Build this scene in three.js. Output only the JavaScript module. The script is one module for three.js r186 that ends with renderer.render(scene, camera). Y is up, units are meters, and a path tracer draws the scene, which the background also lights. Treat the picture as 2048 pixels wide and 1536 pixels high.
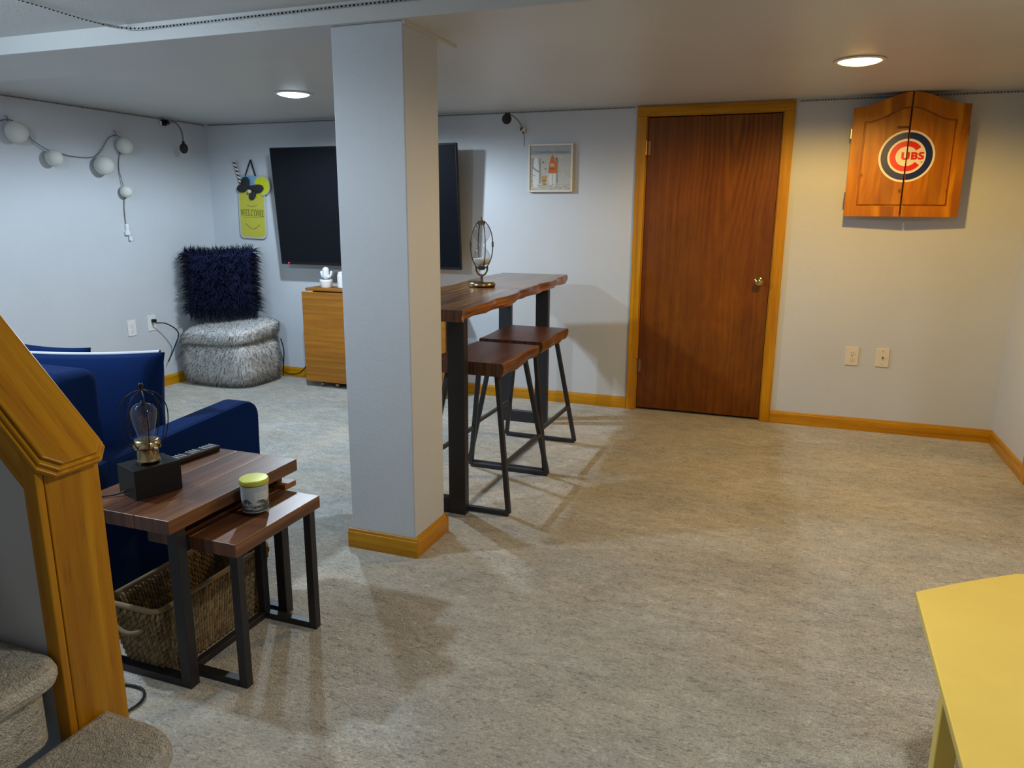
import * as THREE from 'three';
import { RoundedBoxGeometry } from 'three/addons/geometries/RoundedBoxGeometry.js';
import { mergeGeometries, toCreasedNormals, mergeVertices } from 'three/addons/utils/BufferGeometryUtils.js';

// ------------------------------------------------------------------ camera, lamps, exposure
const scene = new THREE.Scene();
scene.background = new THREE.Color(0x000000);
const camera = new THREE.PerspectiveCamera(54.361, 2048 / 1536, 0.05, 60);
camera.rotation.order = 'YXZ';
camera.position.set(0, 1.3935, 5.2765);
camera.rotation.set(-0.2253, 0.3551, 0.0065);
const renderer = new THREE.WebGLRenderer({ antialias: true });
renderer.toneMapping = THREE.LinearToneMapping;
renderer.toneMappingExposure = 1.0;
renderer.shadowMap.enabled = true;
const COOL = [0.80, 0.97, 1.13], WARM = [1.0, 0.60, 0.14], SOFTWHITE = [1.0, 0.97, 0.90];
// recessed lamps: x, ceiling height, z, colour, candela (each is built below with its trim and lens)
const DOWNLIGHTS = [
  [-2.97, 2.10, 1.17, COOL, 9.2, 'recessed ceiling lamp with cool white light beside the pillar'],
  [0.213, 2.10, 1.195, WARM, 6.0, 'recessed ceiling lamp with warm yellow light near the dartboard cabinet'],
  [-2.97, 2.125, 3.75, COOL, 4.9, 'recessed ceiling lamp with cool white light above the stair rail'],
  [0.213, 2.125, 3.75, SOFTWHITE, 3.5, 'recessed ceiling lamp with soft white light above the yellow table'],
];

// ------------------------------------------------------------------ helpers
const V = (x, y, z) => new THREE.Vector3(x, y, z);
function rng(seed) { let s = seed >>> 0; return () => { s = (s + 0x6D2B79F5) >>> 0; let t = s; t = Math.imul(t ^ (t >>> 15), t | 1); t ^= t + Math.imul(t ^ (t >>> 7), t | 61); return ((t ^ (t >>> 14)) >>> 0) / 4294967296; }; }
const hash = (x, y, s) => { let h = Math.imul(x, 374761393) + Math.imul(y, 668265263) + Math.imul(s, 1442695041); h = Math.imul(h ^ (h >>> 13), 1274126177); return ((h ^ (h >>> 16)) >>> 0) / 4294967296; };
function vnoise(x, y, px, py, s) { // periodic value noise
  const xi = Math.floor(x), yi = Math.floor(y); let fx = x - xi, fy = y - yi; fx = fx * fx * (3 - 2 * fx); fy = fy * fy * (3 - 2 * fy);
  const m = (a, n) => ((a % n) + n) % n, x0 = m(xi, px), x1 = m(xi + 1, px), y0 = m(yi, py), y1 = m(yi + 1, py);
  const a = hash(x0, y0, s), b = hash(x1, y0, s), c = hash(x0, y1, s), d = hash(x1, y1, s);
  return a + (b - a) * fx + (c - a) * fy + (a - b - c + d) * fx * fy;
}
function fbm(u, v, px, py, oct, s) { let a = 0, w = 0.5, t = 0; for (let i = 0; i < oct; i++) { a += w * vnoise(u * px, v * py, px, py, s + i); t += w; w *= 0.5; px *= 2; py *= 2; } return a / t; }
const clamp = (x, a = 0, b = 1) => Math.min(b, Math.max(a, x)), lerp = (a, b, t) => a + (b - a) * t, sstep = (a, b, x) => { const t = clamp((x - a) / (b - a)); return t * t * (3 - 2 * t); };
function dataTex(w, h, fn, srgb = true) { // fn(u, v) -> [r,g,b] 0..1 (sRGB when srgb)
  const d = new Uint8Array(w * h * 4);
  for (let y = 0; y < h; y++) for (let x = 0; x < w; x++) { const c = fn((x + 0.5) / w, (y + 0.5) / h), i = (y * w + x) * 4; d[i] = clamp(c[0]) * 255; d[i + 1] = clamp(c[1]) * 255; d[i + 2] = clamp(c[2]) * 255; d[i + 3] = 255; }
  const t = new THREE.DataTexture(d, w, h); t.wrapS = t.wrapT = THREE.RepeatWrapping; t.magFilter = THREE.LinearFilter; t.minFilter = THREE.LinearMipmapLinearFilter; t.generateMipmaps = true;
  if (srgb) t.colorSpace = THREE.SRGBColorSpace; t.needsUpdate = true; return t;
}
function canvasTex(w, h, draw) { const c = document.createElement('canvas'); c.width = w; c.height = h; draw(c.getContext('2d'), w, h); const t = new THREE.CanvasTexture(c); t.colorSpace = THREE.SRGBColorSpace; return t; }
const rep = (t, x, y) => { const c = t.clone(); c.repeat.set(x, y); c.needsUpdate = true; return c; };
const mix3 = (a, b, t) => [lerp(a[0], b[0], t), lerp(a[1], b[1], t), lerp(a[2], b[2], t)];
const names = {};
function numbered(n) { names[n] = (names[n] ?? -1) + 1; return names[n] ? n + '_' + String(names[n]).padStart(3, '0') : n; }
function tag(o, label, category, group, kind) { o.userData.label = label; if (category) o.userData.category = category; if (group) o.userData.group = group; if (kind) o.userData.kind = kind; return o; }
function thing(name, label, category, pos = [0, 0, 0], yaw = 0, group, kind) { const o = new THREE.Group(); o.name = numbered(name); o.position.set(...pos); o.rotation.y = yaw; scene.add(o); return tag(o, label, category, group, kind); }
function part(name, geo, mat, parent, label) {
  const g = Array.isArray(geo) ? merge(geo) : geo; const m = new THREE.Mesh(g, mat); m.name = parent === scene ? numbered(name) : name; m.castShadow = m.receiveShadow = true; parent.add(m); if (label) m.userData.label = label; return m;
}
function merge(list) { return mergeGeometries(list.map((g) => { const n = g.index ? g.toNonIndexed() : g; for (const k of Object.keys(n.attributes)) if (!['position', 'normal', 'uv', 'color'].includes(k)) n.deleteAttribute(k); n.morphAttributes = {}; return n; }), false); }
// uv in metres; grain runs along `grain` (0 x, 1 y, 2 z) as v
function woodUV(g, grain = 1, ou = 0, ov = 0) {
  const p = g.attributes.position, n = g.attributes.normal, uv = new Float32Array(p.count * 2);
  for (let i = 0; i < p.count; i++) {
    const c = [p.getX(i), p.getY(i), p.getZ(i)], a = [Math.abs(n.getX(i)), Math.abs(n.getY(i)), Math.abs(n.getZ(i))];
    let k = a[0] > a[1] && a[0] > a[2] ? 0 : a[1] > a[2] ? 1 : 2; const o = [0, 1, 2].filter((j) => j !== k);
    if (k === grain) { uv[2 * i] = c[o[0]] + ou; uv[2 * i + 1] = c[o[1]] * 0.15 + ov; }
    else { const cr = o.find((j) => j !== grain); uv[2 * i] = c[cr] + ou; uv[2 * i + 1] = c[grain] + ov; }
  }
  g.setAttribute('uv', new THREE.BufferAttribute(uv, 2)); return g;
}
const R0 = rng(7);
function rbox(w, h, d, x = 0, y = 0, z = 0, r = 0.004, grain = -1, seg = 2) { // centre x,z ; base y
  let g = r > 0 ? new RoundedBoxGeometry(w, h, d, seg, Math.min(r, w / 2.01, h / 2.01, d / 2.01)) : new THREE.BoxGeometry(w, h, d);
  if (grain >= 0) woodUV(g, grain, R0() * 3, R0() * 5);
  return g.translate(x, y + h / 2, z);
}
function span(x0, x1, y0, y1, z0, z1, r = 0, grain = -1) { const g = rbox(x1 - x0, y1 - y0, z1 - z0, (x0 + x1) / 2, y0, (z0 + z1) / 2, r, grain); if (grain < 0) woodUV(g, 1); return g; }
function bar(a, b, w, d = w, r = 0.003, up = V(0, 1, 0)) { // square tube from a to b
  const A = a.clone ? a : V(...a), B = b.clone ? b : V(...b), l = A.distanceTo(B), g = new RoundedBoxGeometry(w, l, d, 1, r);
  const y = B.clone().sub(A).normalize(); let x = Math.abs(y.dot(up)) > 0.95 ? V(1, 0, 0) : up.clone().cross(y).normalize(); const z = x.clone().cross(y).normalize(); x = y.clone().cross(z).normalize();
  return g.applyMatrix4(new THREE.Matrix4().makeBasis(x, y, z).setPosition(A.clone().add(B).multiplyScalar(0.5)));
}
function tube(pts, r, seg = 40, rad = 8, closed = false) { return new THREE.TubeGeometry(new THREE.CatmullRomCurve3(pts.map((q) => q.isVector3 ? q : V(...q)), closed, 'centripetal'), seg, r, rad, closed); }
function lathe(pts, seg = 32) { return new THREE.LatheGeometry(pts.map(([x, y]) => new THREE.Vector2(x, y)), seg); }
function cyl(r0, r1, h, x = 0, y = 0, z = 0, s = 24) { return new THREE.CylinderGeometry(r1, r0, h, s).translate(x, y + h / 2, z); }
function ext(shape, depth, bevel = 0, cs = 12) { return new THREE.ExtrudeGeometry(shape, { depth: depth - 2 * bevel, bevelEnabled: bevel > 0, bevelSize: bevel, bevelThickness: bevel, bevelOffset: -bevel, bevelSegments: 2, curveSegments: cs }).translate(0, 0, bevel); }
const lin = (r, g, b) => new THREE.Color().setRGB(r, g, b);
const mat = (o) => new THREE.MeshStandardMaterial(o), phys = (o) => new THREE.MeshPhysicalMaterial(o);

// ------------------------------------------------------------------ textures and materials
const carpetCol = dataTex(2048, 2048, (u, v) => {
  // 3 m tile of short loop pile, warm grey with dark flecks lying along x, and brushed patches
  const patch = fbm(u, v, 5, 9, 4, 11), mid = fbm(u, v, 40, 90, 3, 21), fine = vnoise(u * 700, v * 1000, 700, 1000, 31), fleck = fbm(u + 0.004 * mid, v, 190, 560, 2, 41), fl2 = fbm(u, v, 80, 260, 2, 51);
  let k = 0.73 + (patch - 0.5) * 0.14 + (mid - 0.5) * 0.12 + (fine - 0.5) * 0.13;
  k -= sstep(0.62, 0.82, fleck) * 0.11; k -= sstep(0.70, 0.85, fl2) * 0.05; k += sstep(0.60, 0.85, fbm(u, v, 200, 420, 2, 61)) * 0.06;
  const warm = fbm(u, v, 9, 14, 3, 71) - 0.5;
  return [k * (1.0 + warm * 0.05), k * 0.985, k * (0.935 - warm * 0.06)];
});
const carpetBump = dataTex(1024, 1024, (u, v) => { const k = 0.55 * vnoise(u * 420, v * 500, 420, 500, 5) + 0.45 * fbm(u, v, 60, 150, 3, 9); return [k, k, k]; }, false);
const M = {};
M.carpet = mat({ map: rep(carpetCol, 1 / 3, 1 / 3), bumpMap: rep(carpetBump, 1 / 0.9, 1 / 0.9), bumpScale: 0.006, roughness: 1, color: lin(0.98, 0.98, 0.98) });
const wallBump = dataTex(512, 512, (u, v) => { const k = fbm(u, v, 60, 60, 3, 3); return [k, k, k]; }, false);
const wallCol = dataTex(512, 512, (u, v) => { const k = 0.95 + 0.05 * fbm(u, v, 4, 4, 5, 13); return [k, k, k]; });
M.wall = phys({ map: rep(wallCol, 0.5, 0.5), bumpMap: rep(wallBump, 1.6, 1.6), bumpScale: 0.0006, roughness: 0.55, color: lin(0.60, 0.635, 0.675) });
M.ceiling = phys({ map: rep(wallCol, 0.5, 0.5), bumpMap: rep(wallBump, 1.6, 1.6), bumpScale: 0.0006, roughness: 0.42, color: lin(0.66, 0.67, 0.66) });
const oakTex = dataTex(512, 1024, (u, v) => { // 0.5 m across, 2 m along
  const w = fbm(u, v, 3, 3, 3, 5) * 0.35, ring = fbm(u * 1 + w * 0.16, v, 26, 4, 3, 15), pores = fbm(u, v, 190, 22, 2, 25), big = fbm(u + w * 0.3, v, 7, 2, 2, 35);
  let k = 0.86 + (big - 0.5) * 0.22 + (ring - 0.5) * 0.22 - sstep(0.6, 0.85, pores) * 0.09;
  return [k, k * (0.97 + (ring - 0.5) * 0.12), k * (0.9 + (ring - 0.5) * 0.2)];
});
const oakT = rep(oakTex, 2, 0.5);
M.oak = phys({ map: oakT, color: lin(0.68, 0.325, 0.006), roughness: 0.36, specularIntensity: 0.5, clearcoat: 0.2, clearcoatRoughness: 0.25, bumpMap: oakT, bumpScale: 0.0003 });
M.oakCabinet = phys({ map: oakT, color: lin(0.50, 0.20, 0.008), roughness: 0.45, clearcoat: 0.15, clearcoatRoughness: 0.4 });
const doorTex = dataTex(768, 1536, (u, v) => { // one veneered leaf, with cathedral figure in the right upper half
  const x = u - 0.62 + 0.05 * Math.sin(v * 5), wob = (fbm(u, v, 4, 4, 4, 45) - 0.5);
  const up = sstep(0.35, 0.95, v), d = Math.sqrt(x * x * 5.0 + Math.pow((1.15 - v) * 0.42, 2)) + wob * 0.09;
  const arch = 0.5 + 0.5 * Math.sin(d * 85), straight = fbm(u + wob * 0.03, v, 45, 3, 3, 55), pores = fbm(u, v, 260, 30, 2, 65), blotch = fbm(u, v, 3, 5, 4, 75);
  let k = 0.80 + (straight - 0.5) * 0.17 + (arch - 0.5) * 0.17 * up * sstep(0.5, 0.05, Math.abs(x)) + (blotch - 0.5) * 0.26 - sstep(0.62, 0.85, pores) * 0.10;
  const low = 0.5 + 0.5 * Math.sin((Math.abs(u - 0.6) * 3 + (0.45 - v) * (0.45 - v) * 4 + wob * 2) * 15); k += (low - 0.5) * 0.05 * (1 - up);
  return [k, k * (0.96 + (straight - 0.5) * 0.15), k * 0.85];
});
M.door = phys({ map: doorTex, color: lin(0.28, 0.088, 0.001), roughness: 0.36, specularIntensity: 0.5, clearcoat: 0.3, clearcoatRoughness: 0.18 });
const walnutTex = dataTex(512, 1024, (u, v) => {
  const w = fbm(u, v, 3, 2, 3, 85) - 0.5, g = fbm(u + w * 0.12, v, 22, 3, 4, 95), fine = fbm(u, v, 160, 14, 2, 105), big = fbm(u + w * 0.2, v, 5, 2, 3, 115);
  const k = 0.70 + (g - 0.5) * 0.55 + (big - 0.5) * 0.45 - sstep(0.6, 0.85, fine) * 0.16;
  return [k, k * (0.93 + (g - 0.5) * 0.2), k * (0.86 + (g - 0.5) * 0.3)];
});
const walnutT = rep(walnutTex, 2.4, 0.7);
M.walnut = phys({ map: walnutT, color: lin(0.34, 0.155, 0.070), roughness: 0.36, clearcoat: 0.3, clearcoatRoughness: 0.28 });
M.walnutDark = phys({ map: walnutT, color: lin(0.25, 0.095, 0.040), roughness: 0.36, clearcoat: 0.3, clearcoatRoughness: 0.28 });
M.walnutEdge = phys({ map: walnutT, color: lin(0.44, 0.175, 0.030), roughness: 0.42, clearcoat: 0.3, clearcoatRoughness: 0.3 });
M.barTop = phys({ map: walnutT, color: lin(0.40, 0.215, 0.075), roughness: 0.30, clearcoat: 0.4, clearcoatRoughness: 0.22 });
M.endGrain = phys({ map: rep(walnutTex, 9, 2), color: lin(0.22, 0.10, 0.040), roughness: 0.5 });
const pineTex = dataTex(512, 512, (u, v) => {
  const w = fbm(u, v, 3, 3, 3, 125) - 0.5, g = fbm(u + w * 0.1, v, 20, 2, 3, 135); let k = 0.88 + (g - 0.5) * 0.34; const stave = hash(Math.floor(u * 8), 3, 9); k *= 0.88 + stave * 0.2;
  for (const [a, b, r] of [[0.18, 0.2, 0.012], [0.83, 0.35, 0.010], [0.72, 0.72, 0.012], [0.42, 0.86, 0.010]]) { const d = Math.hypot((u - a), (v - b) * 0.7); k *= 1 - 0.5 * Math.exp(-(d * d) / (r * r)); }
  return [k, k * (0.95 + (g - 0.5) * 0.2), k * 0.85];
});
M.pine = phys({ map: rep(pineTex, 1.6, 1.6), color: lin(0.62, 0.24, 0.004), roughness: 0.42, specularIntensity: 0.5, clearcoat: 0.15, clearcoatRoughness: 0.3 });
M.pineDark = mat({ color: lin(0.10, 0.035, 0.008), roughness: 0.6 });
const clothTex = dataTex(256, 256, (u, v) => { const k = 0.82 + 0.18 * (0.5 + 0.25 * Math.sin(u * 402) + 0.25 * Math.sin(v * 402)) + (fbm(u, v, 50, 50, 2, 145) - 0.5) * 0.12; return [k, k, k]; });
M.navy = phys({ map: rep(clothTex, 6, 6), color: lin(0.0036, 0.022, 0.105), roughness: 0.95, specularIntensity: 0.25, sheen: 0.12, sheenColor: lin(0.02, 0.10, 0.4), sheenRoughness: 0.5, bumpMap: rep(clothTex, 6, 6), bumpScale: 0.0008 });
M.piping = mat({ color: lin(0.65, 0.67, 0.72), roughness: 0.9 });
M.iron = phys({ color: lin(0.030, 0.030, 0.036), roughness: 0.42, metalness: 0.35 });
M.ironStool = phys({ color: lin(0.040, 0.041, 0.048), roughness: 0.4, metalness: 0.4 });
M.blackPlastic = phys({ color: lin(0.006, 0.006, 0.007), roughness: 0.38, specularIntensity: 0.6 });
M.blackMatte = mat({ color: lin(0.012, 0.012, 0.014), roughness: 0.7 });
M.screen = phys({ color: lin(0.006, 0.007, 0.010), roughness: 0.25, specularIntensity: 0.22 });
M.brass = phys({ color: lin(0.72, 0.55, 0.22), metalness: 1, roughness: 0.13 });
M.oldBrass = phys({ color: lin(0.42, 0.33, 0.19), metalness: 1, roughness: 0.22 });
M.copper = phys({ color: lin(0.50, 0.26, 0.10), metalness: 1, roughness: 0.3 });
M.bronzeWire = phys({ color: lin(0.10, 0.085, 0.06), metalness: 0.8, roughness: 0.35 });
M.steel = phys({ color: lin(0.55, 0.55, 0.55), metalness: 1, roughness: 0.3 });
M.ivory = phys({ color: lin(0.70, 0.64, 0.52), roughness: 0.35 });
M.white = phys({ color: lin(0.78, 0.78, 0.78), roughness: 0.35 });
M.whiteCeramic = phys({ color: lin(0.82, 0.83, 0.84), roughness: 0.18, clearcoat: 0.6 });
M.paper = mat({ color: lin(0.66, 0.67, 0.62), roughness: 0.85 });
M.slot = mat({ color: lin(0.05, 0.05, 0.05), roughness: 0.7 });
M.cord = mat({ color: lin(0.010, 0.010, 0.012), roughness: 0.5 });
M.greyCord = mat({ color: lin(0.16, 0.17, 0.17), roughness: 0.6 });
M.glass = phys({ color: lin(0.86, 0.87, 0.88), transmission: 1, thickness: 0, roughness: 0.02, ior: 1.5, specularIntensity: 1 });
M.sand = mat({ color: lin(0.72, 0.70, 0.66), roughness: 1 });
M.wax = phys({ color: lin(0.62, 0.66, 0.70), roughness: 0.5 });
M.lidYellow = phys({ color: lin(0.56, 0.57, 0.07), roughness: 0.35, metalness: 0.2 });
M.yellow = phys({ map: rep(wallCol, 2, 2), color: lin(0.92, 0.69, 0.15), roughness: 0.38, clearcoat: 0.2, clearcoatRoughness: 0.4 });
M.trimWhite = phys({ color: lin(0.60, 0.59, 0.56), roughness: 0.45 });

// ------------------------------------------------------------------ room shell
const XL = -4.71, XR = 1.257, ZF = 6.3, H = 2.10, HN = 2.125, T = 0.12;
const S = (o, label) => { o.userData.kind = 'structure'; if (label) o.userData.label = label; return o; };
S(part('floor', span(XL - T, XR + T, -0.12, 0, -0.4, ZF + T), M.carpet, scene), 'beige and grey flecked wall to wall carpet');
{ const f = scene.getObjectByName('floor').geometry, p = f.attributes.position, uv = f.attributes.uv; for (let i = 0; i < p.count; i++) uv.setXY(i, p.getX(i), p.getZ(i)); }
const BZ0 = 2.262, BZ1 = 2.757, BY = 2.054;
{ // ceilings with round cut-outs left closed: lamps are surface trims
  const far = span(XL - T, XR + T, H, H + 0.14, -T, BZ0 + 0.02), near = span(XL - T, XR + T, HN, HN + 0.14, BZ1 - 0.02, ZF + T);
  for (const g of [far, near]) { const p = g.attributes.position, uv = g.attributes.uv; for (let i = 0; i < p.count; i++) uv.setXY(i, p.getX(i), p.getZ(i)); }
  S(part('ceiling', [far, near], M.ceiling, scene), 'smooth pale painted ceiling');
  S(part('trim_1', span(XL, XR, BY, 2.2, BZ0, BZ1, 0.003), M.ceiling, scene), 'shallow boxed beam across the ceiling over the pillar');
}
const D0 = -1.066, D1 = -0.064; // outer edges of the door casing
function wallWithDoor(len, h, a, b, dh) { const s = new THREE.Shape([new THREE.Vector2(0, 0), new THREE.Vector2(a, 0), new THREE.Vector2(a, dh), new THREE.Vector2(b, dh), new THREE.Vector2(b, 0), new THREE.Vector2(len, 0), new THREE.Vector2(len, h), new THREE.Vector2(0, h)]); return new THREE.ExtrudeGeometry(s, { depth: T, bevelEnabled: false }); }
S(part('wall_back', wallWithDoor(XR - XL, H, D0 + 0.06 - XL, D1 - 0.06 - XL, 2.035).translate(XL, 0, -T), M.wall, scene), 'pale blue grey back wall');
S(part('wall_left', span(XL - T, XL, 0, HN, -T, ZF + T), M.wall, scene), 'pale blue grey left wall');
S(part('wall_right', woodUV(wallWithDoor(ZF + T, HN, 0.80, 1.66, 2.035).rotateY(-Math.PI / 2).translate(XR + T, 0, 0)), M.wall, scene), 'pale grey right wall');
S(part('wall_front', span(XL, XR, 0, HN, ZF, ZF + T), M.wall, scene), 'pale grey wall behind the camera');
S(part('pillar', span(-1.663, -1.364, 0, BY, 2.455, 2.733, 0.006), M.wall, scene), 'square painted pillar under the ceiling beam');
S(part('trim_2', span(-1.364, -1.356, BY - 0.012, BY, 2.29, 2.735, 0.001), M.trimWhite, scene), 'thin strip at the top of the pillar');

// baseboards
function baseProfile(len, h = 0.084, t = 0.014) { const s = new THREE.Shape(); s.moveTo(0, 0); s.lineTo(t, 0); s.lineTo(t, h - 0.022); s.quadraticCurveTo(t, h - 0.014, t - 0.004, h - 0.012); s.quadraticCurveTo(t - 0.005, h - 0.003, t - 0.009, h); s.lineTo(0, h); s.lineTo(0, 0); const g = new THREE.ExtrudeGeometry(s, { depth: len, bevelEnabled: false, curveSegments: 6 }); return woodUV(g, 2, R0() * 3, R0() * 5); } // runs along +z, thickness +x
const baseX = (x0, x1, z, sgn) => { const g = baseProfile(x1 - x0); return sgn > 0 ? g.rotateY(-Math.PI / 2).translate(x1, 0, z) : g.rotateY(Math.PI / 2).translate(x0, 0, z); };
const baseZ = (z0, z1, x, sgn) => { const g = baseProfile(z1 - z0); return sgn > 0 ? g.translate(x, 0, z0) : g.rotateY(Math.PI).translate(x, 0, z1); };
{
  const b = thing('baseboard_back', 'golden oak baseboard along the back wall', null, [0, 0, 0], 0, null, 'structure');
  part('board', baseX(XL, D0, 0, 1), M.oak, b); part('board', baseX(D1, XR, 0, 1), M.oak, b);
  S(part('baseboard_left', baseZ(0.014, ZF, XL, 1), M.oak, scene), 'golden oak baseboard along the left wall');
  const br = thing('baseboard_right', 'golden oak baseboard along the right wall', null, [0, 0, 0], 0, null, 'structure');
  part('board', baseZ(0.014, 0.744, XR, -1), M.oak, br); part('board', baseZ(1.722, ZF, XR, -1), M.oak, br);
  const bp = thing('baseboard_pillar', 'golden oak baseboard around the pillar foot', null, [0, 0, 0], 0, null, 'structure');
  part('board', baseX(-1.677, -1.350, 2.733, 1), M.oak, bp); part('board', baseX(-1.677, -1.350, 2.455, -1), M.oak, bp);
  part('board', baseZ(2.4552, 2.7328, -1.364, 1), M.oak, bp); part('board', baseZ(2.4552, 2.7328, -1.663, -1), M.oak, bp);
}

// doors: built at origin, opening from x=0..w, facing +z, wall face at z=0
function makeDoor(name, label, w, knobRight) {
  const d = thing(name, label, null, [0, 0, 0], 0, null, 'structure'), h = 2.022, c = 0.066;
  const leaf = new RoundedBoxGeometry(w - 0.006, h - 0.018, 0.036, 2, 0.002).translate(w / 2, (h - 0.018) / 2 + 0.016, -0.026);
  { const p = leaf.attributes.position, uv = leaf.attributes.uv; for (let i = 0; i < p.count; i++) uv.setXY(i, clamp(p.getX(i) / w, 0.01, 0.99), clamp(p.getY(i) / h, 0.01, 0.99)); }
  const L = part('door_leaf', leaf, M.door, d, 'red brown veneered flush door leaf');
  // jambs inside the opening and mitred looking casing on the wall face
  part('jamb', span(-0.006 - 0.002, 0, 0, h + 0.006, -T, 0, 0.001, 1), M.oak, d); part('jamb', span(w, w + 0.008, 0, h + 0.006, -T, 0, 0.001, 1), M.oak, d); part('head_jamb', span(-0.008, w + 0.008, h + 0.004, h + 0.012, -T, 0, 0.001, 0), M.oak, d);
  part('casing', span(-c - 0.006, -0.006, 0, h + 0.008, 0, 0.016, 0.004, 1), M.oak, d); part('casing', span(w + 0.006, w + c + 0.006, 0, h + 0.008, 0, 0.016, 0.004, 1), M.oak, d);
  part('head_casing', span(-c - 0.006, w + c + 0.006, h + 0.008, h + 0.072, 0, 0.016, 0.004, 0), M.oak, d);
  const hx = knobRight ? -0.002 : w + 0.002;
  for (const y of [0.28, 1.78]) part('hinge', [cyl(0.006, 0.006, 0.09, hx, y, 0.012, 12), cyl(0.004, 0.0075, 0.008, hx, y + 0.09, 0.012, 12), cyl(0.0075, 0.004, 0.008, hx, y - 0.008, 0.012, 12), span(hx - 0.003, hx + 0.024, y, y + 0.09, -0.0078, -0.006)], M.copper, d, 'brass hinge');
  const kx = knobRight ? w - 0.067 : 0.067;
  const kb = part('knob', lathe([[0, 0.062], [0.014, 0.0615], [0.022, 0.057], [0.0265, 0.049], [0.0265, 0.043], [0.021, 0.034], [0.013, 0.029], [0.0105, 0.022], [0.0105, 0.006], [0, 0.006]], 36).rotateX(Math.PI / 2).translate(kx, 0.955, -0.008), M.brass, d, 'polished brass knob');
  part('rose', lathe([[0, 0.010], [0.018, 0.0095], [0.029, 0.005], [0.031, 0], [0, 0]], 36).rotateX(Math.PI / 2).translate(kx, 0.955, -0.0085), M.brass, kb);
  return d;
}
makeDoor('door_1', 'reddish brown flush wooden door with oak casing and brass knob', 0.856, true).position.set(-0.993, 0, 0);
{ const d = makeDoor('door_2', 'wooden door in the right wall, only its oak casing in view', 0.84, false); d.rotation.y = -Math.PI / 2; d.position.set(XR, 0, 0.816); }

// ------------------------------------------------------------------ recessed lamps
DOWNLIGHTS.forEach(([x, y, z, c, cd, label], i) => {
  const o = thing('recessed_lamp', label, 'lamp', [x, y, z], 0, 'recessed ceiling lamps');
  part('trim_ring', lathe([[0.094, -0.001], [0.094, -0.006], [0.098, -0.008], [0.112, -0.006], [0.116, 0], [0.094, -0.001]], 48), M.white, o);
  const glow = mat({ color: lin(0.8, 0.8, 0.8), emissive: lin(...c), emissiveIntensity: 9, roughness: 0.6 });
  part('lens', lathe(i === 2 ? [[0.095, -0.004], [0.088, -0.03], [0.055, -0.055], [0, -0.064]] : [[0.095, -0.004], [0.085, -0.012], [0.05, -0.02], [0, -0.023]], 40), glow, o, 'glowing lens');
  const s = new THREE.SpotLight(lin(...c), cd, 0, 1.52, 0.22, 2); s.name = 'downlight'; s.position.set(0, -0.045, 0); s.target.position.set(0, -1, 0); s.castShadow = true; s.shadow.radius = 2.2; s.shadow.mapSize.set(1024, 1024); o.add(s, s.target);
  if (i === 2) { const q = new THREE.PointLight(lin(...c), 1.6, 0, 2); q.name = 'dome_spill'; q.position.set(0, -0.05, 0); q.castShadow = true; q.shadow.radius = 2.2; o.add(q); } // the frosted dome over the stairs also shines sideways
});

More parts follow.
